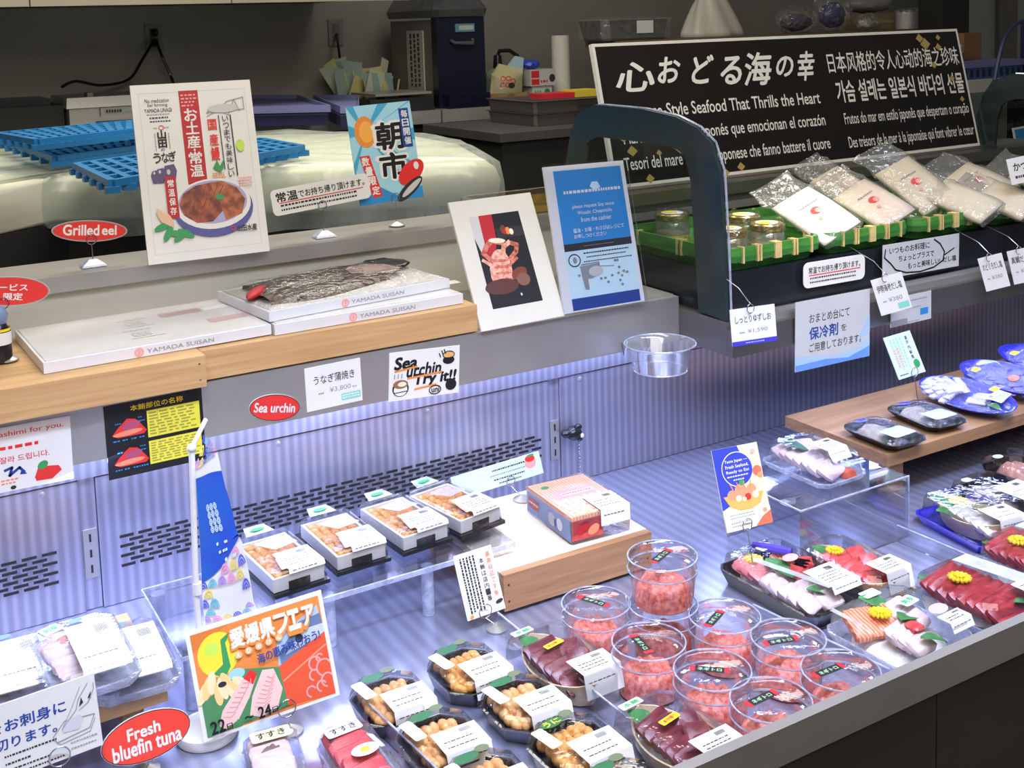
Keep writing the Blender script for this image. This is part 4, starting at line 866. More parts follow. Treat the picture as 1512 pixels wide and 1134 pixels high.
# dividers of clear plastic standing between the rows
def divider(p0, p1, lab, z=.028):
    a, b_ = atz(p0, z), atz(p1, z); d = b_-a; t = thing('clear_divider', lab, 'divider', (a.x, a.y, 0), math.atan2(d.y, d.x)); l = d.length
    b = B(); box(b, 0, l, -.001, .001, .001, z); obj('sheet', b, ACRY, t)
    b = B(); box(b, 0, l, -.0012, .0012, z, z+.0015); obj('top_edge', b, ACRE, t)
divider((735, 905), (975, 1100), 'clear divider between the sea urchin trays and the tuna boats')
divider((1112, 893), (1315, 990), 'clear divider between the tuna cups and the sashimi trays')
divider((545, 1040), (660, 1150), 'clear divider between the urchin trays and the red sashimi pack')
divider((1325, 776), (1520, 858), 'clear divider between the blue tray and the tuna packs')
# clear stand with the bream pack
ft = atz((1183, 755), .104); ft2 = atz((1342, 703), .104); d = ft2-ft; yw = math.atan2(d.y, d.x); w = d.length
t = thing('clear_riser', 'clear acrylic bridge stand carrying the pale bream pack', 'display stand', (ft.x+d.x/2, ft.y+d.y/2, 0), yw)
b = B(); box(b, -w/2, w/2, 0, .17, .101, .104); obj('top_sheet', b, ACRY, t)
for y in (.0, .167): 
    b = B(); box(b, -w/2, w/2, y, y+.003, .0005, .1005); obj('side_sheet', b, ACRY, t)
b = B(); box(b, -w/2, w/2, -.0012, .0008, .1035, .1055); box(b, w/2-.001, w/2+.0015, 0, .002, .0005, .1045); box(b, -w/2-.0015, -w/2+.001, 0, .17, .1030, .1050); obj('edge', b, ACRE, t)
frm = frame((1226, 735), (1307, 708), (1143, 668), .107, .1045); t, w, l = at_frame('bream_pack', 'clear domed pack of pale bream slices with green leaf on the clear stand', 'seafood pack', frm)
l = .15; w = .105
tray(t, w, l, .010, clear('tray_clear', 0), .012, .0005, .9)
slices(t, 7, (-w*.16, l*.30, .026), (-w*.06, -l*.30, .018), (.058, .030, .009), mat('bream_pale', (.66, .52, .60), .3, 0, .12, 50), .2, .5, 'bream_slice')
slices(t, 4, (w*.20, l*.30, .024), (w*.20, 0, .020), (.046, .030, .009), WFISH, -.2, .5, 'bream_slice')
leaf(t, -w*.14, l*.20, .036, .05, .036, .9, m=mat('dark_leaf', (.05, .16, .12), .5, 0, .3, 60)); heap(t, w*.24, -l*.34, .004, .016, .013, .012, mat('red_relish', (.62, .10, .06), .5, 0, .2, 90), 'relish', 5, .003)
lid(t, w*.98, l*.97, .011, .034, .016, .78); label(t, -w*.02, w*.40, l*.06, -l*.22, .0458, .016, .012, rows=3)
# ---------------------------------------------------------------- cedar shelf stand on the right
ZT = .090; f0 = atz((1310, 672), ZT)
t = thing('wooden_stand', 'raised cedar board stand with blue plates on its top', 'stand', (f0.x, f0.y, 0), 0)
b = B(); box(b, 0, 1.0, 0, .25, ZT-.022, ZT); obj('top_board', b, mix2('aged_cedar', (.27, .14, .06), (.42, .24, .12), 7, .5, 'NOISE', (.6, 6, 14), .3, .7, .1, dist=.6), t, bev=.0015)
for x, y in ((.04, .03), (.04, .20), (.9, .03), (.9, .20)):
    b = B(); box(b, x, x+.035, y, y+.03, .0005, ZT-.0225); obj('leg', b, WOODD, t, bev=.001)
b = B(); box(b, .08, .9, .20, .212, .0005, ZT-.0225); obj('rear_board', b, BLKM, t)
def fish_pouch(px, lab, ang):
    p = atz(px, ZT+.012); t = thing('black_tray_pack', lab, 'seafood pack', (p.x, p.y, ZT), ang, 'wrapped black trays on the cedar stand')
    w, l = .092, .134
    b = B(); loft(b, [octo(w*.7, l*.72, .012, .0005), octo(w, l, .014, .016), octo(w*.94, l*.95, .014, .0165), octo(w*.66, l*.68, .012, .004)]); obj('tray', b, BLKP, t)
    heap(t, -w*.05, l*.12, .005, w*.34, l*.28, .016, mat('grey_clam', (.42, .36, .30), .4, 0, .3, 70), 'shellfish', 8, .006)
    b = B(); loft(b, [octo(w*1.0, l*1.0, .014, .0165), octo(w*.86, l*.88, .014, .024), octo(w*.5, l*.55, .014, .027)], False, True); obj('cling_film', b, FILM, t)
    sticker(t, w*.02, -l*.22, .0256, .056, .040, 6, PCYAN, None, name='price_label'); o = t.children[-1]; A = Art(o, .056, .04, .0003); A.fine(.1, .1, .9, .5, 3, GREY, dens=8); A.rect(.1, .62, .34, .86, GREY, 'bar_block'); A.done()
    sticker(t, -w*.10, l*.36, .0248, .03, .016, 8, VIOL, None, oval=True, name='blue_sticker')
fish_pouch((1306, 641), 'wrapped black tray of shellfish on the cedar stand, nearer its left end', -.05)
fish_pouch((1368, 615), 'wrapped black tray of shellfish on the cedar stand, beside the first blue plate', -.12)
BPL = mat('blue_plate', (.05, .05, .50), .15, 0, .1, 20, coat=.5)
def plate(px, zc, lab, kind, a=.056, b_=.098, rz=4, ty=9):
    p = atz(px, zc)
    t = thing('blue_plate_pack', lab, 'seafood plate', (p.x, p.y, zc), R(rz), 'blue plates on the cedar stand')
    M = Matrix.Rotation(R(-ty), 4, 'Y') @ Matrix.Rotation(R(4), 4, 'X')
    def put(o): o.matrix_local = M; return o
    b = B(); lathe(b, [(0, -.0075), (.55, -.0075), (.8, -.004), (1, .006), (1.02, .008), (.98, .008), (.78, -.0015), (0, -.0045)], 44, sx=a, sy=b_); put(obj('plate', b, BPL, t, True))
    if kind == 0:
        m_ = mat('squid_white', (.60, .56, .70), .3, 0, .15, 60)
        for r_ in range(3):
            for k in range(9-r_*2):
                an = R(30+k*(17+r_*5)); rr = .74-.24*r_; b = B(); slab(b, (a*rr*math.cos(an), b_*rr*math.sin(an)+.004, .004+.003*r_), (.013, .036, .006), an-math.pi/2+.5, .12); put(obj('squid_slice', b, m_, t, True))
        for k in range(5): b = B(); slab(b, (-.018+.009*k, -.030+.002*(k % 2), .006), (.012, .034, .007), .6, .1); put(obj('squid_slice', b, m_, t, True))
    else:
        b = B()
        for r_ in range(3):
            for k in range(14-r_*3):
                an = R(360/(14-r_*3)*k); rr = .74-.24*r_; slab(b, (a*rr*math.cos(an), b_*rr*math.sin(an), .000+.0015*r_), (.022, .036, .0025), an-math.pi/2, .08)
        put(obj('sheer_slices', b, mat('sheer_flesh', (.16, .16, .62), .25, 0, .2, 50), t, True))
        b = B(); blob(b, (.004, -.012, .006), (.013, .012, .005), sub=2); put(obj('orange_garnish', b, SALM, t, True))
    b = B(); lathe(b, [(1.0, .0085), (.8, .014), (0, .0155)], 40, sx=a, sy=b_); put(obj('cling_film', b, FILM, t, True))
    A = None; y0 = -.062; b = B(); b.faces.new([b.verts.new(q) for q in ((-.006, y0-.014, .0165), (.038, y0-.008, .0165), (.038, y0+.020, .0165), (-.006, y0+.020, .0165))]); o = put(obj('price_label', b, PCYAN, t))
    A = Art(o, .04, .03, .0003, Matrix.Translation((.016, y0+.004, .0168))); A.fine(.1, .1, .9, .6, 3, GREY, dens=8); A.rect(.08, .7, .3, .95, GREY, 'bar_block'); A.done()
    x, y = (.036, -.035) if kind == 0 else (-.026, .052)
    b = B(); b.faces.new([b.verts.new((x+dx, y+dy, .0162)) for dx, dy in rrect(.020, .014, .003, 2)]); put(obj('yellow_sticker', b, CYEL, t))
    lf = leaf(t, 0, 0, 0, .03, .02); lf.matrix_local = M @ Matrix.Translation((-a*.25, -b_*.66, .006))
plate((1428, 587), ZT+.020, 'blue oval plate of fanned squid slices, nearest the black trays', 0)
plate((1487, 561), ZT+.027, 'blue oval plate of sheer slices with orange garnish, second along the cedar stand', 1)
plate((1543, 536), ZT+.034, 'blue oval plate cut by the right frame edge, third along the cedar stand', 1)
# black packs under and right of the cedar stand
def black_pack(px, lab, m, lab2=True):
    p = atz(px, .03); t = thing('black_tray_pack', lab, 'seafood pack', (p.x, p.y, 0), .02); w, l = .11, .14
    tray(t, w, l, .022, BLKP, .016, .0005); heap(t, 0, l*.05, .008, w*.38, l*.38, .022, m, 'fish_pieces', 9, .006); lid(t, w, l, .0225, .018, .018, .88)
    label(t, -w*.18, w*.44, -l*.0, -l*.42, .0412, .018, .008, rows=2); sticker(t, -w*.22, l*.34, .0414, .022, .016, 0, PGRN, None, oval=True, name='green_badge'); return t
black_pack((1476, 726), 'black tray of grey fish pieces under a glaring white label, right of the cedar stand', mat('grey_fish', (.32, .28, .30), .4, 0, .3, 60))
black_pack((1520, 690), 'black tray of pink fish pieces under the cedar stand edge at the right', mat('rosy_fish', (.55, .28, .24), .4, 0, .3, 60))
# ---------------------------------------------------------------- left corner: wooden stand with clear packs
f1 = atz((248, 1008), .08)
t = thing('wooden_stand', 'small cedar stand at the left under clear packs, behind the bluefin tuna oval', 'stand', (f1.x-.2, f1.y, 0), .02)
b = B(); box(b, -.25, .2, 0, .20, .055, .08); obj('top_board', b, WOOD, t, bev=.0015)
for x, y in ((.0, .02), (.15, .16), (-.2, .02), (.15, .02)):
    b = B(); box(b, x, x+.025, y, y+.025, .0005, .0545); obj('leg', b, WOODD, t, bev=.001)
def clear_pack(px, lab, z, yaw=0, w=.10, l=.155, food=None):
    p = atz(px, z+.03); t = thing('clear_fish_pack', lab, 'seafood pack', (p.x, p.y, z), yaw); tray(t, w, l, .012, clear('tray_clear', 0), .012, .0005, .92)
    slices(t, 5, (-w*.2, l*.25, .016), (-w*.1, -l*.1, .014), (.05, .03, .008), food or WFISH, .2, .4); lid(t, w*.98, l*.98, .013, .018, .016, .88)
    label(t, -w*.14, w*.40, l*.30, -l*.40, .0322, .006, .006, rows=1); sticker(t, -w*.28, l*.34, .0322, .024, .020, 20, PGRN, '刺身', GREEN); sticker(t, 0, l*.36, .0334, .020, .012, 8, flat('badge_dark', (.12, .22, .18)), None, oval=True, name='oval_badge'); b = B(); blob(b, (-w*.12, l*.24, .020), (.014, .012, .006)); obj('pink_garnish', b, PINK, t, True)
clear_pack((188, 956), 'clear fish pack on the small cedar stand, rightmost, under a wide white label', .0805, -.04)
clear_pack((124, 950), 'middle clear fish pack on the small cedar stand, raised over the rightmost', .1135, .02)
clear_pack((10, 975), 'clear fish pack on the small cedar stand, cut by the left edge', .0805, -.03, food=mat('lilac_fish', (.60, .48, .66), .4, 0, .15, 50))
pA = atz((186, 878), .085)
t = thing('clear_riser', 'empty clear acrylic riser on round legs behind the flag', 'display stand', (pA.x, pA.y, 0), 0)
b = B(); box(b, .022, .17, -.21, 0, .081, .085); obj('top_sheet', b, ACRY, t)
b = B(); box(b, .022, .17, -.0008, .0012, .0845, .0865); box(b, .0205, .0225, -.21, 0, .0845, .0865); box(b, .022, .17, -.212, -.2102, .081, .086); obj('edge', b, ACRE, t)
for x, y in ((.040, -.012), (.040, -.18), (.15, -.012), (.15, -.18)):
    b = B(); lathe(b, [(.010, .0005), (.010, .0805)], 16, (x, y), True, True); obj('leg', b, ACRE, t, True)
# ---------------------------------------------------------------- flag stand
fb = atz((306, 1086), 0); PW = mat('pole_white', (.80, .79, .76), .4)
t = thing('flag_stand', 'small white pole stand holding the patterned festival flag', 'flag stand', fb+Vector((0, 0, .0006)))
b = B(); lathe(b, [(.036, 0), (.038, .004), (.036, .012), (.012, .015), (.004, .02)], 28, cap0=True, cap1=True); obj('base', b, PW, t, True)
tp = aty((283, 662), fb.y)-fb; tip = aty((304, 620), fb.y+.02)-fb
b = B(); tube(b, [(0, 0, .016), tp*.5+Vector((-.004, 0, 0)), tp], .0038, 10); obj('pole', b, PW, t, True)
b = B(); tube(b, [tp, tip], .0028, 8); blob(b, tp, (.006, .006, .006)); obj('arm', b, PW, t, True)
b = B()
for f in (.25, .52):
    b = B(); q = tp*f; lathe(b, [(.006, q.z-.007), (.006, q.z+.007)], 12, (q.x-.002, q.y), True, True); obj('clasp', b, PW, t, True)
YF = fb.y-.006
def fp_(p, dy=0): return aty(p, YF+dy)
ROWS = [((300, 640), (321, 662)), ((287, 690), (322, 668)), ((288, 715), (330, 712)), ((291, 760), (340, 745)), ((295, 800), (347, 782)), ((298, 840), (357, 800)), ((299, 870), (368, 845)), ((301, 902), (376, 890)), ((304, 925), (383, 905))]
o0 = fp_((300, 700)); b = B(); L_ = []; bl = []
for i, (a, c_) in enumerate(ROWS):
    P = [fp_(a).lerp(fp_(c_), f)+Vector((0, -.004*math.sin(f*5+i*.8), 0))-o0 for f in (0, .25, .5, .75, 1)]; L_.append(P)
loft(b, L_[1:], False, False, False)
CLOTH = flat('flag_white', (.80, .80, .80))
fl_ = obj('festival_flag', b, CLOTH, None, 2, Matrix.Translation(o0)); tag(fl_, 'hanging flag, blue above and rainbow scale pattern below, on the white pole', 'flag')
def fpt(u, v):
    i = min(len(L_)-2, int(v*(len(L_)-1))); f = v*(len(L_)-1)-i
    def row(r_):
        j = min(3, int(u*4)); return L_[r_][j].lerp(L_[r_][j+1], u*4-j)
    return row(i).lerp(row(i+1), f)+Vector((0, -.0012, 0))
b = B(); G = [[fpt(u/6, .20+.07*k) for u in range(7)] for k in range(8)]
G[-1] = [fpt(u/6, .72-.16*(u/6)**1.5) for u in range(7)]; G[-2] = [fpt(u/6, .64-.11*(u/6)) for u in range(7)]
loft(b, G, False, False, False); obj('blue_field', b, mix2('flag_blue', (.02, .03, .50), (.02, .16, .55), 6, .5, 'NOISE', (1, 1, 1), .35, .7), fl_, 2)
SC_M = [flat('scale_'+n, c_) for n, c_ in (('blue', (.10, .12, .62)), ('pink', (.85, .32, .55)), ('teal', (.14, .50, .62)), ('gold', (.88, .68, .16)), ('violet', (.45, .26, .68)))]
bms = [B() for _ in SC_M]; kk = 0
for r_ in range(20):
    for c_ in range(6):
        u = (c_+.5*(r_ % 2))/5.2+.02; v = .03+.052*r_
        if u > .97 or v > .97: continue
        if .17 < v < .76-.17*u: continue
        if ((u-.52)/.30)**2+((v-.87)/.085)**2 < 1: continue
        m_ = (kk*2+r_*3) % 5; kk += 1
        for rr in (1, .62, .28):
            pv = None
            for s_ in range(9):
                an = math.pi*s_/8; q = []
                for k in (rr, rr-.24):
                    uu, vv = u+.088*k*math.cos(an), v-.046*k*math.sin(an)
                    q.append(fpt(min(1, max(0, uu)), min(.999, max(0, vv)))+Vector((0, -.0006, 0)))
                q = [bms[m_].verts.new(x) for x in q]
                if pv: bms[m_].faces.new((pv[0], q[0], q[1], pv[1]))
                pv = q
for b, m_ in zip(bms, SC_M): obj('scale_pattern', b, m_, fl_)
b = B()
for r_ in range(4):
    for c_ in range(3):
        u, v = .44+.11*(c_-1)+.02*r_, .36+.035*r_
        for rr in (1, .55):
            pv = None
            for s_ in range(9):
                an = math.pi*2*s_/8; q = [b.verts.new(fpt(u+.05*k*math.cos(an), v+.018*k*math.sin(an))+Vector((0, -.0012, 0))) for k in (rr, rr-.3)]
                if pv: b.faces.new((pv[0], q[0], q[1], pv[1]))
                pv = q
for k in range(9):
    u, v = .40+.35*random.random(), .54+.05*(k % 3); u2 = u+.05; b.faces.new([b.verts.new(fpt(a_, c_)+Vector((0, -.0012, 0))) for a_, c_ in ((u, v), (u2, v-.004), (u2, v+.012), (u, v+.016))])
obj('white_emblem', b, PCYAN, fl_)
# ---------------------------------------------------------------- hanging clear bowl under the corner
hb = aty((975, 536), 1.60)
t = thing('hanging_clear_cup', 'clear plastic drip cup hanging under the steel corner', 'cup', (hb.x, hb.y, hb.z))
s_ = 1.0
b = B(); lathe(b, [(0, -.012), (.046, -.012), (.049, -.008), (.056, .030), (.062, .036), (.064, .036)], 32); obj('cup', b, clear('cup_plastic', (.93, .96, 1), .12, .08, milk=.12), t, True)
b = B(); torus(b, (0, 0, .036), .063, .0014, 'Z', 32, 6); torus(b, (0, 0, -.011), .047, .0014, 'Z', 32, 6); obj('rim', b, ACRE, t, True)
b = B()
for x in (-.03, .03): tube(b, [(x, .055, .034), (x*.9, .070, .25-hb.z), (x*.9, .0778, .275-hb.z)], .0012, 6)
obj('wire', b, WIRE, t, True)
# socket plug on the back panel
kp = aty((842, 637), 1.757)
t = thing('drain_plug', 'black rubber plug on a bead chain against the back panel', 'plug', (kp.x, 1.757, kp.z))
b = B()
for M_ in (((0, -.012, 0), (.016, .012, .014)), ((-.016, -.01, .002), (.010, .010, .008)), ((.006, -.018, .012), (.008, .006, .006)), ((.010, -.016, -.010), (.007, .006, .006))): blob(b, *M_, sub=2, jit=.002)
obj('plug', b, BLKP, t, True)
b = B()
for k in range(13): blob(b, (.014, -.008, -.014-.0062*k), (.0022, .0022, .0022), sub=1)
obj('bead_chain', b, WIRE, t, True)
b = B(); blob(b, (.012, -.022, -.004), (.004, .003, .005), sub=1); obj('tag', b, WHITE, t)
# ---------------------------------------------------------------- cards standing in the case
c = Card('uni_sign', 'long pale sign with red tuna drawing behind the rightmost sea urchin box', 'sign', [(662, 706), (793, 667), (805, 697), (676, 738)], m=PCYAN, Y=1.66, tilt=10, y0=0)
c.fine(.45, .66, .82, .80, 1, INK, dens=16); c.fine(.42, .46, .82, .58, 1, GREY, dens=18); c.fine(.45, .26, .82, .38, 1, INK, dens=15); c.fine(.5, .08, .76, .2, 1, INK, dens=12); c.ell(.88, .62, .065, .26, PINK, 'tuna_print'); c.ell(.885, .80, .055, .15, RED, 'tuna_print'); c.ell(.90, .93, .04, .05, GREEN, 'tuna_print'); c.done()
clip(c, .62, .0615, 'ring clip stand of the long pale sign, on the cedar block', baseoff=(.01, -.02))
c = Card('vertical_text_card', 'narrow white card with vertical red and black text hanging in front of the cedar block', 'sign', [(668, 821), (725, 805), (746, 897), (692, 918)], Y=1.385, tilt=None, y0=0)
c.vtext('最高級品です魚', .80, .22, .92, .93, flat('vermilion', (.80, .20, .10)), .01); c.vtext('本鮪は店内一番', .60, .18, .72, .86, INK, .01); c.fine(.10, .08, .52, .93, 5, INK, dens=16, vert=True); c.ell(.12, .04, .05, .025, ORNG, 'seal'); c.ell(.88, .14, .10, .03, INK, 'fish_print', 14, 10); c.done()
clip(c, .45, 0.0, 'ring clip stand of the vertical text card beside the urchin trays', rr=.010, baseoff=(.012, -.01))
c = Card('ehime_fair_poster', 'orange fair poster with fish fillets and white katakana, in front of the flag', 'poster', [(269, 934), (476, 872), (500, 1025), (305, 1097)], Y=1.308, y0=0, t0=12)
ORP = flat('poster_orange', (.82, .26, .06))
c.rect(.03, .03, .97, .96, ORP, 'orange_field')
c.poly([(.03, .80), (.30, .96), (.03, .96)], flat('orange_deep', (.70, .20, .04)), 'orange_field'); c.ell(.20, .72, .145, .20, YELL, 'mandarin_print'); c.ell(.16, .78, .05, .06, LIME, 'mandarin_print'); c.poly([(.14, .56), (.22, .62), (.23, .84), (.32, .90), (.26, .80), (.27, .58), (.22, .50)], GREEN, 'leaf_print')
c.poly([(.62, .70), (.95, .88), (.96, .62), (.60, .44)], flat('sea_blue', (.40, .52, .72)), 'fish_print'); c.poly([(.62, .56), (.80, .78), (.96, .80), (.97, .60), (.62, .40)], flat('fish_dark', (.14, .20, .34)), 'fish_print'); c.poly([(.66, .52), (.82, .70), (.97, .70), (.97, .60)], flat('fish_light', (.56, .62, .72)), 'fish_print'); c.ell(.78, .63, .03, .04, INK, 'fish_print')
c.poly([(.60, .44), (.97, .62), (.97, .03), (.62, .06)], flat('fillet_red', (.80, .10, .04)), 'fillet_print'); c.line([(.62, .30), (.96, .50)], .012, flat('fillet_line', (.88, .30, .16)), 'fillet_print')
for x, y, r_ in ((.86, .36, .05), (.92, .30, .06), (.84, .26, .04), (.93, .18, .05), (.88, .14, .04), (.80, .12, .04), (.90, .40, .03)): c.ring(x, y, r_, r_*1.4, .012, PINK, 'wave_print', 20, 260, 12)
c.poly([(.03, .34), (.36, .52), (.60, .44), (.62, .06), (.03, .03)], flat('bed_green', (.08, .26, .10)), 'leaf_print'); c.ell(.30, .50, .06, .05, SKY, 'dish_print')
for k in range(9): c.ell(.05+.035*k, .42-.014*k+.05*(k % 3), .085, .04, flat('noodle', (.88, .62, .24)) if k % 2 else flat('noodle_light', (.92, .74, .42)), 'noodle_print', 14, 60+10*k)
c.ell(.19, .45, .03, .025, INK, 'noodle_print')
FL1 = flat('fillet_pink', (.86, .58, .52)); FL2 = flat('fillet_stripe', (.78, .34, .32))
c.poly([(.12, .10), (.16, .22), (.30, .40), (.40, .50), (.44, .44), (.36, .26), (.26, .10), (.16, .05)], FL1, 'fillet_print'); c.poly([(.34, .44), (.40, .50), (.44, .44), (.40, .36)], RED, 'fillet_print')
c.poly([(.34, .10), (.38, .26), (.48, .46), (.56, .44), (.60, .24), (.54, .08), (.42, .05)], FL1, 'fillet_print')
for k in range(8): c.line([(.16+.025*k, .16+.035*k), (.21+.025*k, .14+.035*k), (.25+.02*k, .17+.035*k)], .007, FL2, 'fillet_print'); c.line([(.38+.018*k, .16+.033*k), (.44+.014*k, .13+.033*k), (.50+.010*k, .17+.033*k)], .006, FL2, 'fillet_print')
for i, ch in enumerate('愛媛県フェア'):
    x = .30+.108*i-(.0 if i < 4 else .01); s_ = .10 if i < 4 else .085
    c.text(ch, x-.008, .72-.003*i, x+s_+.008, .91+.005*i, ORNG, .10); c.text(ch, x, .735, x+s_, .905, WHITE, .05)
for i, ch in enumerate('えひめけん'): c.ell(.335+.075*i, .665+.01*i, .026, .034, flat('badge_orange', (.92, .50, .20)), 'badge'); c.text(ch, .32+.075*i, .645+.01*i, .35+.075*i, .685+.01*i, WHITE, .03)
c.text('海の恵み味わおう!', .46, .55, .93, .64, NAVY, .03, 0, ang=5)
c.text('22', .06, .05, .16, .16, BLACK, .03).text('日', .17, .05, .21, .10, BLACK, .02).text('土', .225, .04, .275, .11, GREEN, .03).text('~', .30, .08, .36, .11, BLACK).text('24', .40, .05, .49, .15, BLACK, .03).text('日', .50, .06, .54, .11, BLACK, .02); c.done()
clip(c, .60, .0, 'ring clip stand of the orange fair poster', rr=.011, baseoff=(.006, .01))
c = Card('red_oval_sign', 'large red oval sign reading Fresh bluefin tuna at the lower left', 'sign', [(140, 1078), (272, 1030), (290, 1098), (158, 1146)], shape='oval', Y=1.30, yaw=0, tilt=12, fitted=None)
c.ell(.5, .5, .49, .48, flat('sign_red', (.82, .06, .035)), 'red_face', 40); c.ring(.5, .5, .497, .49, .010, INK); c.text('Fresh', .30, .52, .66, .76, WHITE, .035).text('bluefin tuna', .12, .20, .88, .50, WHITE, .035); c.done()
clip(c, .5, .0, 'clip stand behind the bluefin tuna oval', rr=.008, back=True, baseoff=(0, .02))
c = Card('slicing_service_sign', 'cream sign with a knife and fish block drawing at the lower left edge', 'sign', [(-105, 1077), (139, 993), (152, 1100), (-90, 1190)], Y=1.285, y0=0, t0=8, m=flat('sign_cream', (.70, .69, .63)))
c.text('鮪をお刺身に', .22, .62, .80, .78, NAVY, .03).text('切ります。', .35, .40, .73, .54, NAVY, .03); c.fine(.40, .28, .72, .33, 1, INK, dens=14); c.fine(.40, .18, .56, .23, 1, INK, dens=7); c.fine(.42, .10, .68, .145, 1, INK, dens=10); c.fine(.42, .03, .76, .075, 1, INK, dens=14); c.fine(.80, .08, .96, .12, 1, GREY, dens=8); c.fine(.80, .16, .98, .20, 1, GREY, dens=8)
c.line([(.70, .34), (.78, .50), (.97, .46), (.93, .30), (.72, .25), (.70, .34)], .006, GREY); c.line([(.72, .25), (.74, .21), (.93, .25), (.97, .40)], .005, GREY); c.poly([(.76, .38), (.80, .50), (.88, .52), (.90, .44), (.86, .33), (.77, .35)], LGREY, 'drawing'); c.line([(.76, .40), (.86, .60), (.88, .72), (.95, .90)], .005, GREY); c.line([(.76, .40), (.84, .66), (.90, .88)], .004, GREY); c.poly([(.88, .62), (.90, .74), (.91, .66)], INK, 'drawing'); c.poly([(.94, .70), (.965, .78), (.96, .68)], INK, 'drawing'); c.line([(.88, .58), (.94, .64), (.985, .80), (.985, .88)], .005, GREY); c.done()
clip(c, .72, .0, 'ring clip stand of the cream slicing sign', rr=.011, baseoff=(.0, .012))
c = Card('taste_japan_sign', 'blue and yellow sign reading Taste Japan with a drawn bowl, clipped before the clear stand', 'sign', [(1050, 666), (1117, 652), (1141, 771), (1074, 787)], Y=1.27, y0=0, t0=10, m=flat('sign_yellow', (.82, .72, .42)))
c.poly([(0, 1), (.55, 1), (.70, .70), (.42, .40), (.16, .30), (0, .26)], flat('sign_navy', (.04, .06, .42)), 'navy_field'); c.ell(.47, .72, .34, .215, CREAM, 'badge', 30); c.ell(.47, .72, .325, .205, flat('sign_navy', 0), 'badge', 30)
for i, s_ in enumerate(('Taste Japan —', 'Fresh Seafood,', 'Ready to Eat')): c.text(s_, .22, .80-.065*i, .72, .845-.065*i, WHITE, .015)
c.fine(.22, .625, .70, .655, 1, WHITE, dens=8); c.fine(.34, .58, .58, .61, 1, WHITE, dens=4)
c.poly([(.06, .42), (.94, .40), (.82, .27), (.60, .22), (.36, .23), (.16, .30)], flat('bowl_orange', (.82, .40, .10)), 'bowl_print')
for x, y, r_, m_ in ((.25, .42, .10, SALM), (.45, .46, .13, SALM), (.68, .45, .11, SALM), (.38, .37, .06, CREAM), (.58, .37, .07, RED), (.75, .38, .07, CREAM), (.5, .35, .04, CREAM), (.50, .55, .06, GREEN), (.88, .66, .10, flat('roe_red', (.82, .16, .08))), (.93, .60, .06, SALM), (.86, .90, .05, PINK)): c.ell(x, y, r_, r_*.62, m_, 'bowl_print', 16)
for k in range(4): c.line([(.30+.12*k, .46), (.24+.15*k, .56)], .02, ORNG, 'bowl_print')
c.rect(0, 0, 1, .21, flat('sign_pale', (.76, .74, .60)), 'lower_field'); c.poly([(.62, 0), (.80, .10), (1, .16), (1, 0)], flat('roe_red', 0), 'lower_field'); c.ell(.88, .17, .05, .03, SALM, 'lower_field'); c.fine(.12, .13, .66, .20, 2, GREY, dens=12); c.fine(.12, .03, .55, .11, 2, GREY, dens=9); c.done()
clip(c, .42, .0, 'ring clip stand of the Taste Japan sign', rr=.009, baseoff=(.01, -.01))
c = Card('pale_blue_sign', 'pale blue card with vertical text on a clear clip, on the cedar stand', 'sign', [(1303, 499), (1343, 488), (1367, 548), (1329, 561)], Y=1.46, y0=0, t0=8, m=PCYAN)
c.vtext('瀬戸内鮮魚', .70, .35, .80, .92, INK, .01); c.fine(.12, .16, .60, .92, 4, SKY, dens=9, vert=True); c.fine(.14, .2, .40, .7, 2, PINK, dens=8, vert=True); c.ell(.80, .24, .11, .10, GREEN, 'seal'); c.fine(.08, .05, .4, .1, 1, INK, dens=5); c.done()
clip(c, .55, ZT, 'clear clip stand of the pale blue card', rr=.009, baseoff=(.012, -.004))
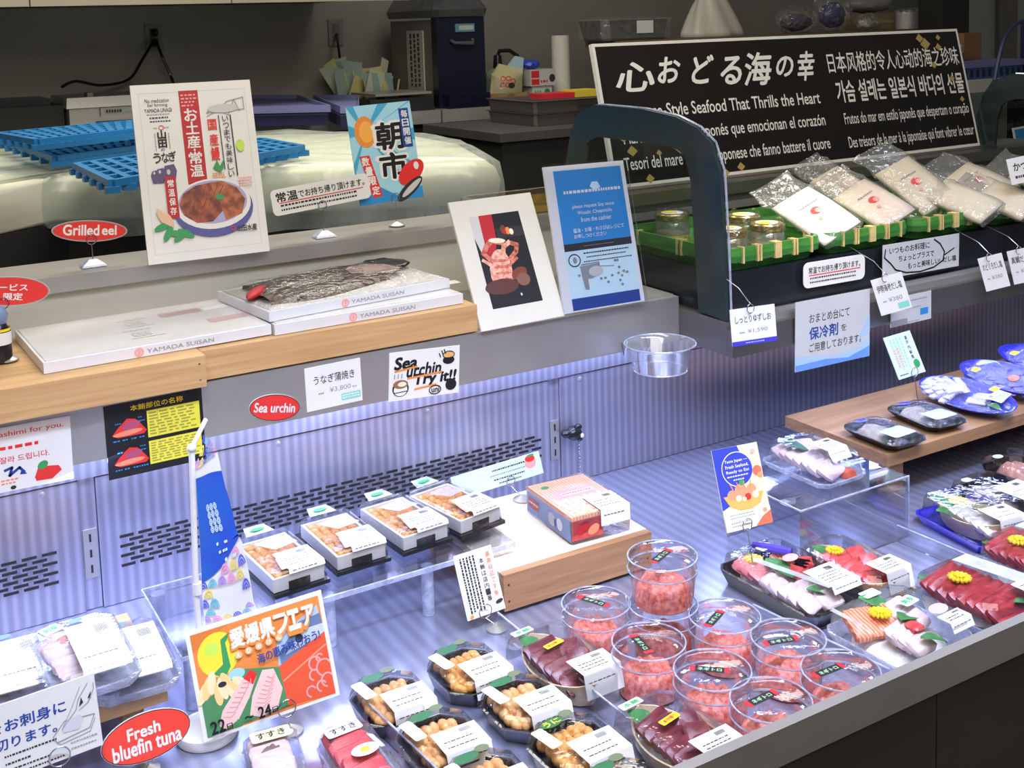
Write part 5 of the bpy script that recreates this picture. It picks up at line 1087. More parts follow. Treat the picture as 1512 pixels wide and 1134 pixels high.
# ---------------------------------------------------------------- eel gift boxes on the planks
def eel_box(fl, fr_, z, lab, filled, h=.016, dep=.225, wmax=None):
    a, b_ = atz(fl, z), atz(fr_, z); d = b_-a; w = d.length
    t = thing('eel_gift_box', lab, 'gift box', (a.x+d.x/2, a.y+d.y/2, z), math.atan2(d.y, d.x), None)
    b = B(); box(b, -w/2, w/2, 0, dep, .0005, h); bd = obj('box_base', b, BOXW, t, bev=.001)
    A = Art(t, .14, h, .0005, Matrix.Translation((w*.08, 0, h/2)) @ Matrix.Rotation(R(90), 4, 'X'))
    A.text('YAMADA SUISAN', .14, .30, .85, .70, GREY, .01); A.ring(.06, .5, .05, .42, .02, PINK, 'seal'); A.ell(.06, .5, .02, .2, PINK, 'seal'); A.done()
    if not filled:
        b = B(); box(b, -w/2+.004, w/2-.004, .004, dep-.004, h, h+.0016); tp_ = obj('frosted_cover', b, mat('frosted_cover', (.66, .65, .62), .25, 0, .05, 12, coat=.3), t)
        A = Art(tp_, w, dep, h+.0018, Matrix.Translation((0, dep/2, 0)))
        for x, y in ((.62, .72), (.78, .36)):
            A.poly([(x, y-.07), (x+.20, y-.05), (x+.20, y+.06), (x, y+.05)], flat('dull_pink', (.50, .34, .33)), 'pink_print'); A.rect(x+.21, y-.05, x+.33, y+.06, WHITE, 'white_tab')
        for x, y in ((.44, .62), (.42, .30)):
            for k in range(3): A.text('鰻', x+.03*k, y-.06, x+.028+.03*k, y+.08, LGREY, .02); 
            A.fine(x-.02, y-.12, x+.14, y-.08, 1, LGREY, dens=9); A.fine(x-.03, y+.10, x+.12, y+.14, 1, LGREY, dens=8)
        A.done()
    else:
        b = B(); box(b, -w/2+.006, w/2-.006, .006, dep-.006, h, h+.0012); obj('white_insert', b, flat('insert', (.66, .64, .58)), t)
        EEL = mix2('grilled_eel_skin', (.030, .018, .014), (.15, .085, .06), 70, .22, 'NOISE', (1, 3, 1), .35, .7, .4, coat=.3)
        for j, (y0, x0, x1) in enumerate(((.062, -.44, .26), (.150, -.40, .30))):
            b = B(); L_ = []
            for k in range(15):
                f = k/14; x = w*(x0+(x1-x0)*f); hw = .050*(math.sin(math.pi*min(.96, max(.05, f)))**.35)*(1-.25*f); yy = y0+.018*f-.005*math.sin(f*6)
                L_.append([(x, yy-hw, h+.0014), (x, yy-hw*.8, h+.009), (x, yy, h+.0115+.001*math.sin(k*1.7)), (x, yy+hw*.8, h+.009), (x, yy+hw, h+.0014)])
            loft(b, L_, False, False, False); obj('grilled_eel', b, EEL, t, True)
        b = B(); blob(b, (w*.40, dep*.78, h+.008), (.035, .045, .008), .5, sub=3, jit=.003); obj('sauce_pack', b, BLKP, t, True)
        b = B(); blob(b, (w*.26, dep*.60, h+.011), (.04, .05, .005), .5, sub=3, jit=.003); obj('pepper_pack', b, mat('dusty_pack', (.34, .24, .22), .3, 0, .1, 20), t, True)
        b = B(); blob(b, (-w*.42, dep*.52, h+.010), (.012, .045, .006), -.7, sub=2); obj('red_tab', b, DRED, t, True)
        b = B(); n = 22; L_ = []
        for i in range(n+1):
            row = []
            for j in range(n+1):
                u, v = i/n, j/n; e = min(u, v, 1-u, 1-v)
                row.append((w*(u-.5)*.99, dep*(v*.99+.005), h+.002+.013*min(1, e*7)+.003*noise.noise(Vector((u*9, v*9, 2)))*min(1, e*6)))
            L_.append(row)
        loft(b, L_, False, False, False); obj('cling_film', b, FILM, t, True)
    return t
eel_box((65, 553), (401, 494), .3895, 'flat white gift box with frosted cover, left one on the planks', False)
eel_box((406, 496), (684, 448), .3885, 'flat white gift box under the box of grilled eel', False, .017)
eel_box((398, 476), (664, 425), .4075, 'white gift box showing grilled eel under film, stacked on another box', True, .016, .20)
# penguin-like black and white salt shaker at the left edge
fb = atz((2, 535), .3895)
t = thing('soy_sauce_bottle', 'small dark bottle with white label and blue cap at the left edge of the plank', 'bottle', fb)
b = B(); lathe(b, [(.013, .0005), (.016, .003), (.016, .045), (.010, .058), (.007, .062)], 20, cap0=True, cap1=True); obj('bottle', b, BLKP, t, True)
b = B(); lathe(b, [(.0164, .028), (.0164, .046)], 20); obj('label', b, WHITE, t, True)
b = B(); lathe(b, [(.0155, .047), (.0155, .051)], 20); obj('gold_band', b, CYEL, t, True)
b = B(); lathe(b, [(.009, .056), (.012, .060), (.014, .070), (.010, .080), (.004, .083)], 20, cap0=True, cap1=True); obj('cap', b, mat('cap_blue', (.20, .26, .42), .4), t, True)
# ================================================================ green baskets with jars and salt packs
GRNB = mix2('green_bamboo', (.03, .16, .025), (.07, .27, .045), 14, .35, 'NOISE', (1, 1, 8), .35, .7)
TIE = mat('rattan_tie', (.68, .50, .20), .55, 0, .15, 60)
ZB = .3925
def basket(x0, x1, lab, y0=1.585, d=.33):
    t = thing('bamboo_basket', lab, 'basket', ((x0+x1)/2, y0, ZB), 0, 'green baskets along the raised shelf'); w = x1-x0
    def ring_(z, k, r_): return [(x*k, d/2+y*k, z) for x, y in rrect(w, d, r_, 5)]
    b = B(); loft(b, [ring_(.0005, .90, .03), ring_(.022, .97, .03), ring_(.022, .94, .03), ring_(.004, .87, .03)], True, True); obj('body', b, GRNB, t)
    b = B(); P = rrect(w-.010, d-.010, .03, 5); L_ = []
    for x, y in P+P[:1]:
        n_ = Vector((x/(w/2), y/(d/2), 0)); n_ = Vector((x, y, 0)).normalized()
        L_.append([(x+n_.x*o_, d/2+y+n_.y*o_, z) for o_, z in ((.006, .018), (.008, .030), (.005, .044), (-.003, .044), (-.005, .030), (-.003, .018))])
    loft(b, L_, False, False); bmesh.ops.remove_doubles(b, verts=b.verts, dist=1e-6); obj('rim', b, GRNB, t)
    def tie(x, y, wd, front=True):
        b = B(); a = .0095
        if front: box(b, x-wd/2, x+wd/2, y-a, y+.008, .016, .0462)
        else: box(b, x-a+.002, x+a-.002, y-wd/2, y+wd/2, .016, .0462)
        obj('binding', b, TIE, t, bev=.002)
    for f in (-.34, -.2, -.17, .16, .19, .34): tie(w*f, .005, .004)
    tie(0, .005, .016)
    for s_ in (-1, 1):
        for f in (.14, .38, .42, .8): tie(s_*(w/2-.005), d*f, .004, False)
    return t
bxs = [1.368, 1.624, 1.866, 2.115]; bxe = [1.618, 1.860, 2.109, 2.36]
basket(bxs[0], bxe[0], 'green basket holding yellow lidded jars, beside the glass end panel')
basket(bxs[1], bxe[1], 'green basket holding bright white salt packs, second from the glass panel')
basket(bxs[2], bxe[2], 'green basket holding beige salt packs, third from the glass panel')
basket(bxs[3], bxe[3], 'green basket cut by the right edge of the frame, fourth from the glass panel')
GOLDL = mat('gold_lid', (.55, .42, .20), .25, .8, .08, 20)
def jar(px, lab):
    p = atz(px, ZB+.068); p.x = min(1.560, max(1.426, p.x)); p.y = min(1.850, max(1.640, p.y)); t = thing('salt_jar', lab, 'jar', (p.x, p.y, ZB+.0045), random.uniform(-1, 1), 'jars in the first basket'); t.scale = (1.04, 1.04, 1.22)
    b = B(); lathe(b, [(0, .0005), (.030, .0005), (.033, .004), (.033, .034), (.029, .042), (.027, .044)], 28); obj('glass_body', b, clear('jar_glass', (.96, .97, .94), .08, .05, fres=.7, milk=.10), t, True)
    b = B(); lathe(b, [(0, .002), (.030, .002), (.031, .005), (.031, .024), (0, .026)], 24); obj('salt', b, mix2('yuzu_salt', (.70, .64, .40), (.82, .78, .62), 120, .6), t, True)
    b = B(); lathe(b, [(.0335, .006), (.0335, .020)], 28); lb = obj('yellow_label', b, flat('yuzu_label', (.78, .72, .22)), t, True)
    b = B()
    for k in range(16):
        a = 2*math.pi*k/16; c_, s_ = math.cos(a), math.sin(a)
        v = [b.verts.new((.0338*math.cos(a+q), .0338*math.sin(a+q), z)) for q, z in ((-.1, .008), (.1, .008), (.1, .018), (-.1, .018))]; b.faces.new(v)
    obj('label_mark', b, flat('label_ochre', (.60, .45, .05)), lb)
    b = B(); lathe(b, [(.030, .043), (.031, .045), (.031, .053), (.029, .055), (0, .055)], 28); obj('gold_lid', b, GOLDL, t, True)
    sticker(t, 0, 0, .0555, .044, .042, 0, WHITE, None, oval=True, name='lid_sticker'); sticker(t, -.006, .004, .0558, .030, .024, 0, flat('yuzu_yellow', (.92, .78, .04)), None, oval=True, name='lid_sticker')
    b = B(); L_ = []
    for z, r_ in ((.003, .0345), (.03, .0345), (.052, .034), (.060, .030)): L_.append([(r_*(1+.06*noise.noise(Vector((math.cos(a)*2, math.sin(a)*2, z*60)))+.02)*math.cos(a), r_*(1+.06*noise.noise(Vector((math.cos(a)*2, math.sin(a)*2, z*60))))*math.sin(a), z+.002*math.sin(a*5)) for a in [2*math.pi*k/26 for k in range(26)]])
    loft(b, L_, False, False); obj('plastic_wrap', b, clear('jar_film', (.98, .98, .96), .05, .08, .9, 60, fres=.35), t, True)
jar((990, 316), 'yellow lidded jar seen through the glass end panel')
jar((1050, 326), 'yellow lidded jar half hidden by the tinted border of the glass panel')
jar((1098, 319), 'yellow lidded jar at the back of the basket, right of the tinted border')
jar((1084, 345), 'yellow lidded jar at the front of the basket against the tinted border')
jar((1152, 335), 'yellow lidded jar at the front right, leaning on the bright salt pack')
def salt_pack(px, z, lab, m, rz=0, rx=35,  w=.09, l=.125, th=.022, up=.06, mark=1, ry=-22, group='bagged salt packs in the baskets'):
    p = atz(px, z); t = thing('salt_pack', lab, 'food pack', p, R(rz), None)
    M = Matrix.Rotation(R(rx), 4, 'X') @ Matrix.Rotation(R(ry), 4, 'Y')
    b = B(); L_ = []
    for k in range(9):
        f = k/8; th_ = th*(math.sin(math.pi*min(.97, max(.03, f))))**.5
        L_.append([(x*w, l*(f-.5), s_*th_/2*(1-.55*(abs(x)*2)**3)+.0008*noise.noise(Vector((x*9, f*9, 3)))) for x, s_ in ((-.5, 1), (-.3, 1), (0, 1), (.3, 1), (.5, 1), (.5, -1), (.3, -1), (0, -1), (-.3, -1), (-.5, -1))])
    loft(b, L_); o = obj('salt_block', b, m, t, 2); o.matrix_local = M
    A = Art(t, w, l, th/2+.0012, M)
    if mark:
        A.ell(.5, .52, .12, .07, RED, 'red_mark', 12); A.ell(.55, .50, .08, .05, PINK, 'red_mark', 10); A.ell(.42, .36, .05, .03, PINK, 'red_mark', 10); A.fine(.25, .64, .75, .70, 1, GREY, dens=7)
    A.done()
    b = B(); L_ = []; n = 14
    for k in range(n+1):
        f = k/n; y = l*(-.54)+f*(l*1.05+up); th_ = (th*.62)*(1 if y < l*.4 else max(.05, 1-(y-l*.4)/up)); wv = 1.06+.05*math.sin(k*1.9+px[0]); row = []
        for i in range(20):
            a = 2*math.pi*i/20; x = wv*w/2*math.copysign(abs(math.cos(a))**.5, math.cos(a)); zz = th_*math.copysign(abs(math.sin(a))**.8, math.sin(a))
            nn = noise.noise(Vector((x*60, y*60, px[0])))*.004*(1+1.5*(y > l*.4)); row.append((x+nn*.5, y, zz+nn))
        L_.append(row)
    loft(b, L_, True, True); o = obj('clear_bag', b, BAG, t, 2); o.matrix_local = M
SW = mat('white_salt', (.84, .82, .74), .6, 0, .05, 40); SB = mat('beige_salt', (.66, .58, .44), .6, 0, .06, 40); SPK = mat('pinkish_salt', (.80, .66, .54), .6, 0, .05, 40)
salt_pack((1205, 318), .462, 'bright white salt pack with a tall clear bag tip, next to the jars', SW, 10, 26, .105, .135)
salt_pack((1290, 302), .462, 'pinkish white salt pack, second from the jars', SPK, 10, 24, .10, .13)
salt_pack((1248, 280), .470, 'salt pack with crumpled bag top behind the pinkish white one', SPK, 10, 28, mark=0)
salt_pack((1352, 274), .482, 'tall beige salt pack with red mark leaning highest of all', SB, 10, 34, .105, .14)
salt_pack((1424, 298), .452, 'beige salt pack lying low behind the tall red-marked one', SB, 12, 18, mark=0)
salt_pack((1446, 272), .466, 'beige salt pack with dark red mark, left of the right edge packs', SB, 12, 20, .11, .125)
salt_pack((1488, 296), .446, 'beige salt pack in front, its lower corner toward the right edge', SB, 12, 18, .09, .11, mark=0)
salt_pack((1542, 266), .466, 'beige salt pack cut by the right edge of the frame', SB, 12, 20, mark=0)
# ================================================================ kitchen behind
ct = thing('steel_counter', 'stainless back counter along the kitchen wall with fridge doors below', 'counter', (0, 4.25, -.75)); ZC = .52
def ctp(name, bm, m, par=None, **k):
    o = obj(name, bm, m, par or ct, **k)
    if par is None: o.matrix_world = Matrix.Identity(4)
    return o
xs = aty((652, 162), 4.25).x
for x0, x1 in ((-2, xs-.004), (xs+.004, 6.5)): ctp('counter_top', bx(x0, min(x1, 4.7), 4.25, 4.98, .468, ZC), STEEL, bev=.006)
ctp('cabinet_body', bx(-2, 4.7, 4.30, 4.97, -.74, .465), BLKM)
x0, x1 = aty((656, 190), 4.29).x, aty((727, 190), 4.29).x
pn = ctp('fridge_panel', bx(x0, x1, 4.288, 4.299, .20, .455), mat('fridge_grey', (.20, .195, .185), .4, .4, .05, 8))
b = B()
for k in range(14): box(b, x0+.02, x0+.085, 4.2862, 4.288, .30+.0095*k, .3045+.0095*k)
obj('vent_slots', b, BLKM, pn)
b = B(); box(b, x0+.11, x1-.03, 4.2862, 4.288, .405, .42); box(b, x0+.10, x1-.02, 4.2862, 4.288, .33, .334); obj('dark_inset', b, BLKM, pn)
ctp('door_panel', bx(x1+.02, x1+.5, 4.288, 4.299, -.5, .455), DSTEEL)
hz = aty((200, 7), 4.0).z; hx = aty((606, 3), 4.0).x
t = thing('range_hood', 'stainless hood front along the top left of the kitchen wall', 'hood', (0, 4.0, hz))
j1, j2 = aty((44, 5), 4.0).x, aty((342, 3), 4.0).x
for x0, x1 in ((-2, j1-.002), (j1+.002, j2-.002), (j2+.002, hx)):
    b = B(); box(b, x0, x1, 0, .03, 0, .5); obj('front_panel', b, mat('hood_steel', (.33, .29, .23), .4, .5, .1, 4), t)
b = B(); box(b, -2, hx, .032, .98, .02, .5); obj('canopy', b, DSTEEL, t)
def outlet(px, lab):
    p = aty(px, 4.998); t = thing('wall_outlet', lab, 'outlet', p); 
    b = B(); box(b, -.035, .035, -.008, 0, -.06, .06); obj('plate', b, mat('outlet_plate', (.22, .21, .19), .4, .3), t, bev=.003)
    b = B(); box(b, -.018, .018, -.0095, -.0082, -.04, .04); obj('socket_insert', b, mat('socket_grey', (.12, .115, .10), .5), t)
    return p
p1 = outlet((227, 56), 'wall outlet above the white poster with two black plugs')
p2 = outlet((495, 48), 'wall outlet left of the dark dispenser with one hanging cord')
def cord(pts, lab, m=BLKP, r=.006, cat='cable', name='hanging_cable'):
    P = [Vector(p) for p in pts]; c = []
    for i in range(len(P)-1):
        a, b_, c2, d = P[max(0, i-1)], P[i], P[i+1], P[min(len(P)-1, i+2)]
        for k in range(6):
            f = k/6; c.append(.5*((2*b_)+(c2-a)*f+(2*a-5*b_+4*c2-d)*f*f+(3*b_-a-3*c2+d)*f**3))
    c.append(P[-1]); b = B(); tube(b, c, r, 6); o = P[0]
    for v in b.verts: v.co -= o
    return tag(obj(name, b, m, None, True, Matrix.Translation(o)), lab, cat)
yv = lambda p, Y=4.9: aty(p, Y)
for i, (dx, z_) in enumerate(((.0, .022), (.0, -.02))):
    t = thing('power_plug', ('upper', 'lower')[i]+' black plug in the outlet above the white poster', 'plug', (p1.x+dx, p1.y-.010, p1.z+z_)); b = B(); lathe(b, [(.014, 0), (.016, .012), (.012, .026), (.005, .034)], 14, cap0=True, cap1=True)
    for v in b.verts: v.co = Vector((v.co.x, -v.co.z, v.co.y))
    obj('plug', b, BLKP, t, True)
cord([yv((228, 58), 4.95), yv((210, 88)), yv((190, 117)), yv((150, 126), 4.85), yv((112, 120), 4.7), yv((92, 128), 4.6)], 'black cord running left from the outlet to the silver vacuum sealer')
cord([yv((231, 62), 4.94), yv((240, 85)), yv((252, 112)), yv((262, 140), 4.85)], 'black cord dropping from the outlet behind the white poster')
cord([yv((497, 50), 4.98), yv((500, 72)), yv((504, 95)), yv((516, 113), 4.8)], 'black cord hanging from the outlet left of the dark dispenser')
# vacuum sealer
q = aty((120, 174), 4.40); q2 = aty((300, 160), 4.40)
t = thing('vacuum_sealer', 'silver vacuum sealer with printed front, partly behind the white poster', 'appliance', (q.x, 4.40, ZC)); W_ = q2.x-q.x
SILV = mat('silver_plastic', (.40, .395, .37), .4, .4, .05, 8)
b = B(); box(b, -.04, W_, 0, .34, .001, .085); obj('body', b, SILV, t, bev=.008)
b = B(); loft(b, [[(-.05, -.01, .087), (W_, -.01, .087), (W_, .35, .087), (-.05, .35, .087)], [(-.045, .0, .125), (W_, .0, .125), (W_, .34, .125), (-.045, .34, .125)]]); obj('lid', b, SILV, t, bev=.006)
b = B(); box(b, .05, W_-.05, -.012, -.0005, .012, .035); obj('dark_slot', b, BLKM, t)
b = B(); box(b, .03, .05, .02, .08, .125, .14); obj('button', b, DSTEEL, t)
A = Art(t, .30, .05, 0, Matrix.Translation((.20, -.0112, .07)) @ Matrix.Rotation(R(90), 4, 'X')); A.line([(.05, .2), (.05, .8)], .01, INK, 'mark'); A.fine(.12, .3, .32, .7, 1, INK, dens=5); A.fine(.34, .4, .8, .6, 1, flat('soft_teal', (.20, .45, .40)), dens=9); A.done()
t = thing('dark_appliance', 'dark appliance at the far left behind the blue grates', 'appliance', (aty((-40, 190), 4.5).x, 4.45, ZC)); b = B(); box(b, 0, .30, 0, .3, .001, .10); obj('body', b, BLKM, t, bev=.01); b = B(); box(b, .02, .26, .02, .28, .10, .125); obj('lid', b, BLKP, t, bev=.008)
# purple boards
PUR = mat('lavender_plastic', (.17, .175, .37), .45, 0, .06, 5)
def board(pts, z, h, lab, m=PUR, name='lavender_board', cat='board'):
    P = [atz(p, z+h) for p in pts]; c = sum(P, Vector())/4; c.z = z
    b = B(); loft(b, [[(p.x-c.x, p.y-c.y, .0008) for p in P], [(p.x-c.x, p.y-c.y, h) for p in P]]); return tag(obj(name, b, m, None, mw=Matrix.Translation(c), bev=.006), lab, cat)
def lav_tray(pts, lab):
    P = [atz(p, ZC+.075) for p in pts]; c = sum(P, Vector())/4; c.z = ZC; n_ = 4
    t = thing('lavender_tray', lab, 'tray', c); Q = [Vector((p.x-c.x, p.y-c.y, 0)) for p in P]
    b = B(); loft(b, [[q*.93+Vector((0, 0, .001)) for q in Q], [q*.95+Vector((0, 0, .045)) for q in Q], [q*1.0+Vector((0, 0, .050)) for q in Q], [q+Vector((0, 0, .075)) for q in Q], [q*.95+Vector((0, 0, .075)) for q in Q], [q*.93+Vector((0, 0, .06)) for q in Q]]); obj('body', b, PUR, t)
    b = B(); loft(b, [[q*.94+Vector((0, 0, .002)) for q in Q], [q*.955+Vector((0, 0, .040)) for q in Q]], False, False); obj('dark_skirt', b, mat('dark_violet', (.035, .035, .11), .5), t)
lav_tray([(358, 158), (488, 155), (440, 140), (354, 140)], 'lavender plastic tray on the back counter, just right of the white poster')
lav_tray([(502, 157), (530, 156), (530, 140), (462, 140)], 'lavender plastic tray on the back counter, behind the blue market poster')
# dispenser
q = aty((652, 154), 4.30); q2 = aty((722, 152), 4.30); W_ = q2.x-q.x
t = thing('ice_dispenser', 'tall dark navy dispenser with clear lid on the back counter', 'dispenser', (q.x, 4.32, ZC)); H_ = aty((690, 24), 4.32).z-ZC
NVY = mat('navy_panel', (.006, .007, .018), .25, 0, .05, 6); D_ = .46
b = B(); box(b, 0, W_, 0, .05, .001, H_); fr_ = obj('front_panel', b, NVY, t, bev=.006)
b = B(); box(b, .003, W_-.003, .051, D_, .001, H_-.01); obj('body', b, mat('taupe_metal', (.16, .145, .12), .45, .2), t)
b = B(); box(b, -.002, .0028, .13, .29, H_*.18, H_*.86); lb = obj('paper_label', b, flat('label_dull', (.40, .39, .34)), t)
A = Art(lb, .16, H_*.68, .0004, Matrix.Translation((-.0024, .21, H_*.52)) @ Matrix.Rotation(R(-90), 4, 'Z') @ Matrix.Rotation(R(90), 4, 'X')); A.fine(.15, .05, .85, .95, 3, INK, dens=9, vert=True); A.done()
b = B(); box(b, .015, W_-.015, -.06, -.0005, .001, .06); obj('drip_ledge', b, NVY, t, bev=.004)
b = B(); box(b, W_*.38, W_*.78, -.006, -.0005, H_*.83, H_*.92); dp = obj('display', b, mat('display', (.06, .14, .18), .2, em=.15), t); b = B(); box(b, W_*.45, W_*.75, -.0075, -.0065, H_*.85, H_*.90); obj('readout', b, mat('readout', (.30, .33, .32), .3), dp)
b = B(); tube(b, [(W_*.28, -.004, H_*.74), (W_*.32, -.02, H_*.71), (W_*.70, -.02, H_*.71), (W_*.74, -.004, H_*.74)], .008, 8); obj('handle', b, WIRE, t, True)
b = B(); loft(b, [octo(W_+.02, D_+.02, .02, H_+.001), octo(W_+.03, D_+.04, .02, H_+.03), octo(W_*.86, D_*.9, .02, H_+.10)], False, True)
for v in b.verts: v.co += Vector((W_/2, D_/2, 0))
obj('clear_lid', b, clear('smoky_lid', (.30, .32, .36), .12, .12, .5, 14, milk=.10, milkcol=(.3, .32, .34)), t)
# black scale
q = aty((545, 160), 4.30); q2 = aty((648, 158), 4.30)
t = thing('weighing_scale', 'low black scale with a steel plate, left of the dark dispenser', 'scale', (q.x, 4.33, ZC)); W_ = q2.x-q.x-.02
b = B(); loft(b, [[(0, -.04, .001), (W_, -.04, .001), (W_, .26, .001), (0, .26, .001)], [(.01, -.02, .055), (W_-.01, -.02, .055), (W_-.01, .26, .055), (.01, .26, .055)]]); obj('body', b, BLKP, t, bev=.005)
b = B(); box(b, .04, W_-.0, -.01, .25, .066, .075); box(b, W_*.4, W_*.6, .08, .16, .054, .066); obj('steel_plate', b, STEEL, t)
# basket of sachets
q = aty((560, 132), 4.62); t = thing('sachet_basket', 'brown basket of yellow sachets, chopsticks and green packets', 'basket', (q.x, 4.72, ZC))
b = B(); loft(b, [[(x*.9, y*.9, .001) for x, y in rrect(.26, .2, .03)], [(x, y, .055) for x, y in rrect(.26, .2, .03)], [(x*.94, y*.94, .055) for x, y in rrect(.26, .2, .03)], [(x*.86, y*.86, .006) for x, y in rrect(.26, .2, .03)]]); obj('body', b, mix2('wicker', (.20, .11, .04), (.34, .20, .09), 60, .6, 'WAVE', (1, 1, 3), .3, .7, .4), t)
SY = flat('sachet_yellow', (.50, .46, .20)); SG = flat('sachet_green', (.22, .32, .28)); SP = flat('sachet_pale', (.42, .44, .34))
for k in range(20):
    x = -.11+.22*random.random(); y = -.07+.14*random.random(); h = random.uniform(.10, .19); a = random.uniform(-.35, .35); b = B()
    if k < 9: tube(b, [(x, y, .02), (x+a*.15, y, h)], .004, 6); obj('chopsticks', b, SY, t, True)
    else:
        w = random.uniform(.02, .045); b = B(); v = [Vector((-w, 0, 0)), Vector((w, 0, 0)), Vector((w*.9, 0, h)), Vector((-w*.9, 0, h+.01))]
        M = Matrix.Translation((x, y, .02)) @ Matrix.Rotation(a, 4, 'Y') @ Matrix.Rotation(random.uniform(-.4, .4), 4, 'Z')
        loft(b, [[M @ (q_+Vector((0, d_, 0))) for q_ in v] for d_ in (0, .004)]); obj('sachet', b, (SY, SG, SP)[k % 3], t)
t = thing('tall_sachets', 'fan of pale sachets behind the brown basket, right of the hanging cord', 'packets', (aty((528, 120), 4.8).x-.03, 4.86, ZC))
for k in range(5):
    b = B(); M = Matrix.Rotation(-.5+.14*k, 4, 'Y'); loft(b, [[M @ Vector((x, d_, z)) for x, z in ((-.02, .002+.04*0), (.02, .002), (.03, .20+.02*(k % 2)), (-.03, .21))] for d_ in (.0+.006*k, .004+.006*k)]); obj('sachet', b, (SP, SY, SG)[k % 3], t)
# things right of the dispenser
q = aty((757, 149), 4.42); t = thing('pack_basket', 'small wicker basket of yellow and blue rice packs beside the dispenser', 'basket', (q.x, 4.50, ZC))
b = B(); loft(b, [[(x*.92, y*.9, .001) for x, y in rrect(.21, .14, .02)], [(x, y, .04) for x, y in rrect(.21, .14, .02)], [(x*.92, y*.92, .04) for x, y in rrect(.21, .14, .02)], [(x*.86, y*.86, .006) for x, y in rrect(.21, .14, .02)]]); obj('body', b, MATS['wicker'], t)
def flatpack(par, name, pts, y, m, th=.012):
    b = B(); loft(b, [[(x, y+d, z) for x, z in pts] for d in (0, th)]); return obj(name, b, m, par, bev=.003)
yp = flatpack(t, 'yellow_pack', [(-.095, .02), (.07, .02), (.075, .14), (-.04, .17), (-.08, .12)], -.045, flat('pack_yellow', (.52, .48, .26)))
A = Art(yp, .15, .13, .0004, Matrix.Translation((-.01, -.0456, .09)) @ Matrix.Rotation(R(90), 4, 'X'))
for x, y in ((.40, .60), (.58, .60), (.38, .38), (.56, .38), (.74, .5)): A.ring(x, y, .09, .09, .03, RED, 'red_rings', 0, 360, 14)
A.ell(.68, .35, .12, .10, INK, 'drawing', 12); A.done()
bp_ = flatpack(t, 'blue_pack', [(-.02, .12), (.09, .10), (.10, .19), (.06, .20)], -.02, flat('pack_blue', (.34, .46, .52)))
gp_ = flatpack(t, 'green_pack', [(-.10, .02), (-.06, .02), (-.05, .15), (-.09, .13)], -.015, flat('pack_green', (.16, .22, .14)))
b = B(); L_ = [[(.10*math.cos(a), .06*math.sin(a)-.01, .02+.10*f+.01*math.sin(a*4+f*6)) for a in [2*math.pi*k/20 for k in range(20)]] for f in (0, .4, .8, 1)]; loft(b, L_, False, False); obj('clear_bag', b, FILM, t, True)
q = aty((808, 147), 4.42)
def carton(loc, w, d, h, lab, base, art, name='carton'):
    t = thing(name, lab, 'box', loc); b = B(); box(b, -w/2, w/2, 0, d, .0008, h); c = obj('body', b, base, t, bev=.002); A = Art(c, w, h, .0005, Matrix.Translation((0, 0, h/2)) @ Matrix.Rotation(R(90), 4, 'X')); art(A); A.done(); return t
carton((q.x, 4.46, ZC), .105, .12, .060, 'small white carton with green print under the red one', flat('carton_white', (.40, .40, .38)), lambda A: (A.fine(.1, .2, .55, .8, 1, GREEN, dens=3), A.ell(.75, .5, .15, .3, flat('carton_green', (.03, .16, .09)), 'drawing', 10)))
carton((q.x-.0, 4.45, ZC+.061), .135, .13, .075, 'red and white wrap carton stacked on the green printed one', flat('carton_white', 0), lambda A: (A.rect(.04, .5, .35, .92, DRED, 'red_print'), A.rect(.04, .08, .35, .42, DRED, 'red_print'), A.fine(.4, .12, .78, .40, 1, DRED, dens=3), A.ell(.86, .45, .12, .25, INK, 'drawing', 10)))
t = thing('blue_glove_bag', 'crumpled bright blue bag on top of the red carton', 'bag', (q.x-.035, 4.50, ZC+.137)); b = B(); blob(b, (0, 0, .022), (.045, .035, .022), sub=3, jit=.008); obj('bag', b, mat('blue_bag', (.03, .06, .48), .4, 0, .2, 40), t, True)
q = aty((838, 142), 4.55)
t = thing('paper_towel_roll', 'standing white paper towel roll on the back counter', 'paper roll', (q.x, 4.60, ZC)); hr = aty((836, 52), 4.58).z-ZC
b = B(); lathe(b, [(.018, .001), (.043, .001), (.043, hr), (.018, hr), (.018, .001)], 32); obj('roll', b, mat('paper_white', (.55, .54, .48), .8, 0, .03, 30), t, True)
b = B(); lathe(b, [(.0175, .002), (.0175, hr-.001), (.015, hr-.001), (.015, .002)], 20); obj('core', b, BROWN, t, True)
q = aty((745, 95), 4.75)
t = thing('tap_fitting', 'black tap fitting on the counter between the dispenser and the rice packs', 'tap', (q.x-.02, 4.78, ZC)); b = B(); lathe(b, [(.03, .001), (.026, .12), (.018, .20)], 14, cap0=True, cap1=True); obj('body', b, BLKP, t, True); b = B(); tube(b, [(0, 0, .19), (0, -.02, .22), (.05, -.03, .22), (.09, -.04, .19)], .010, 8); obj('spout', b, BLKP, t, True)
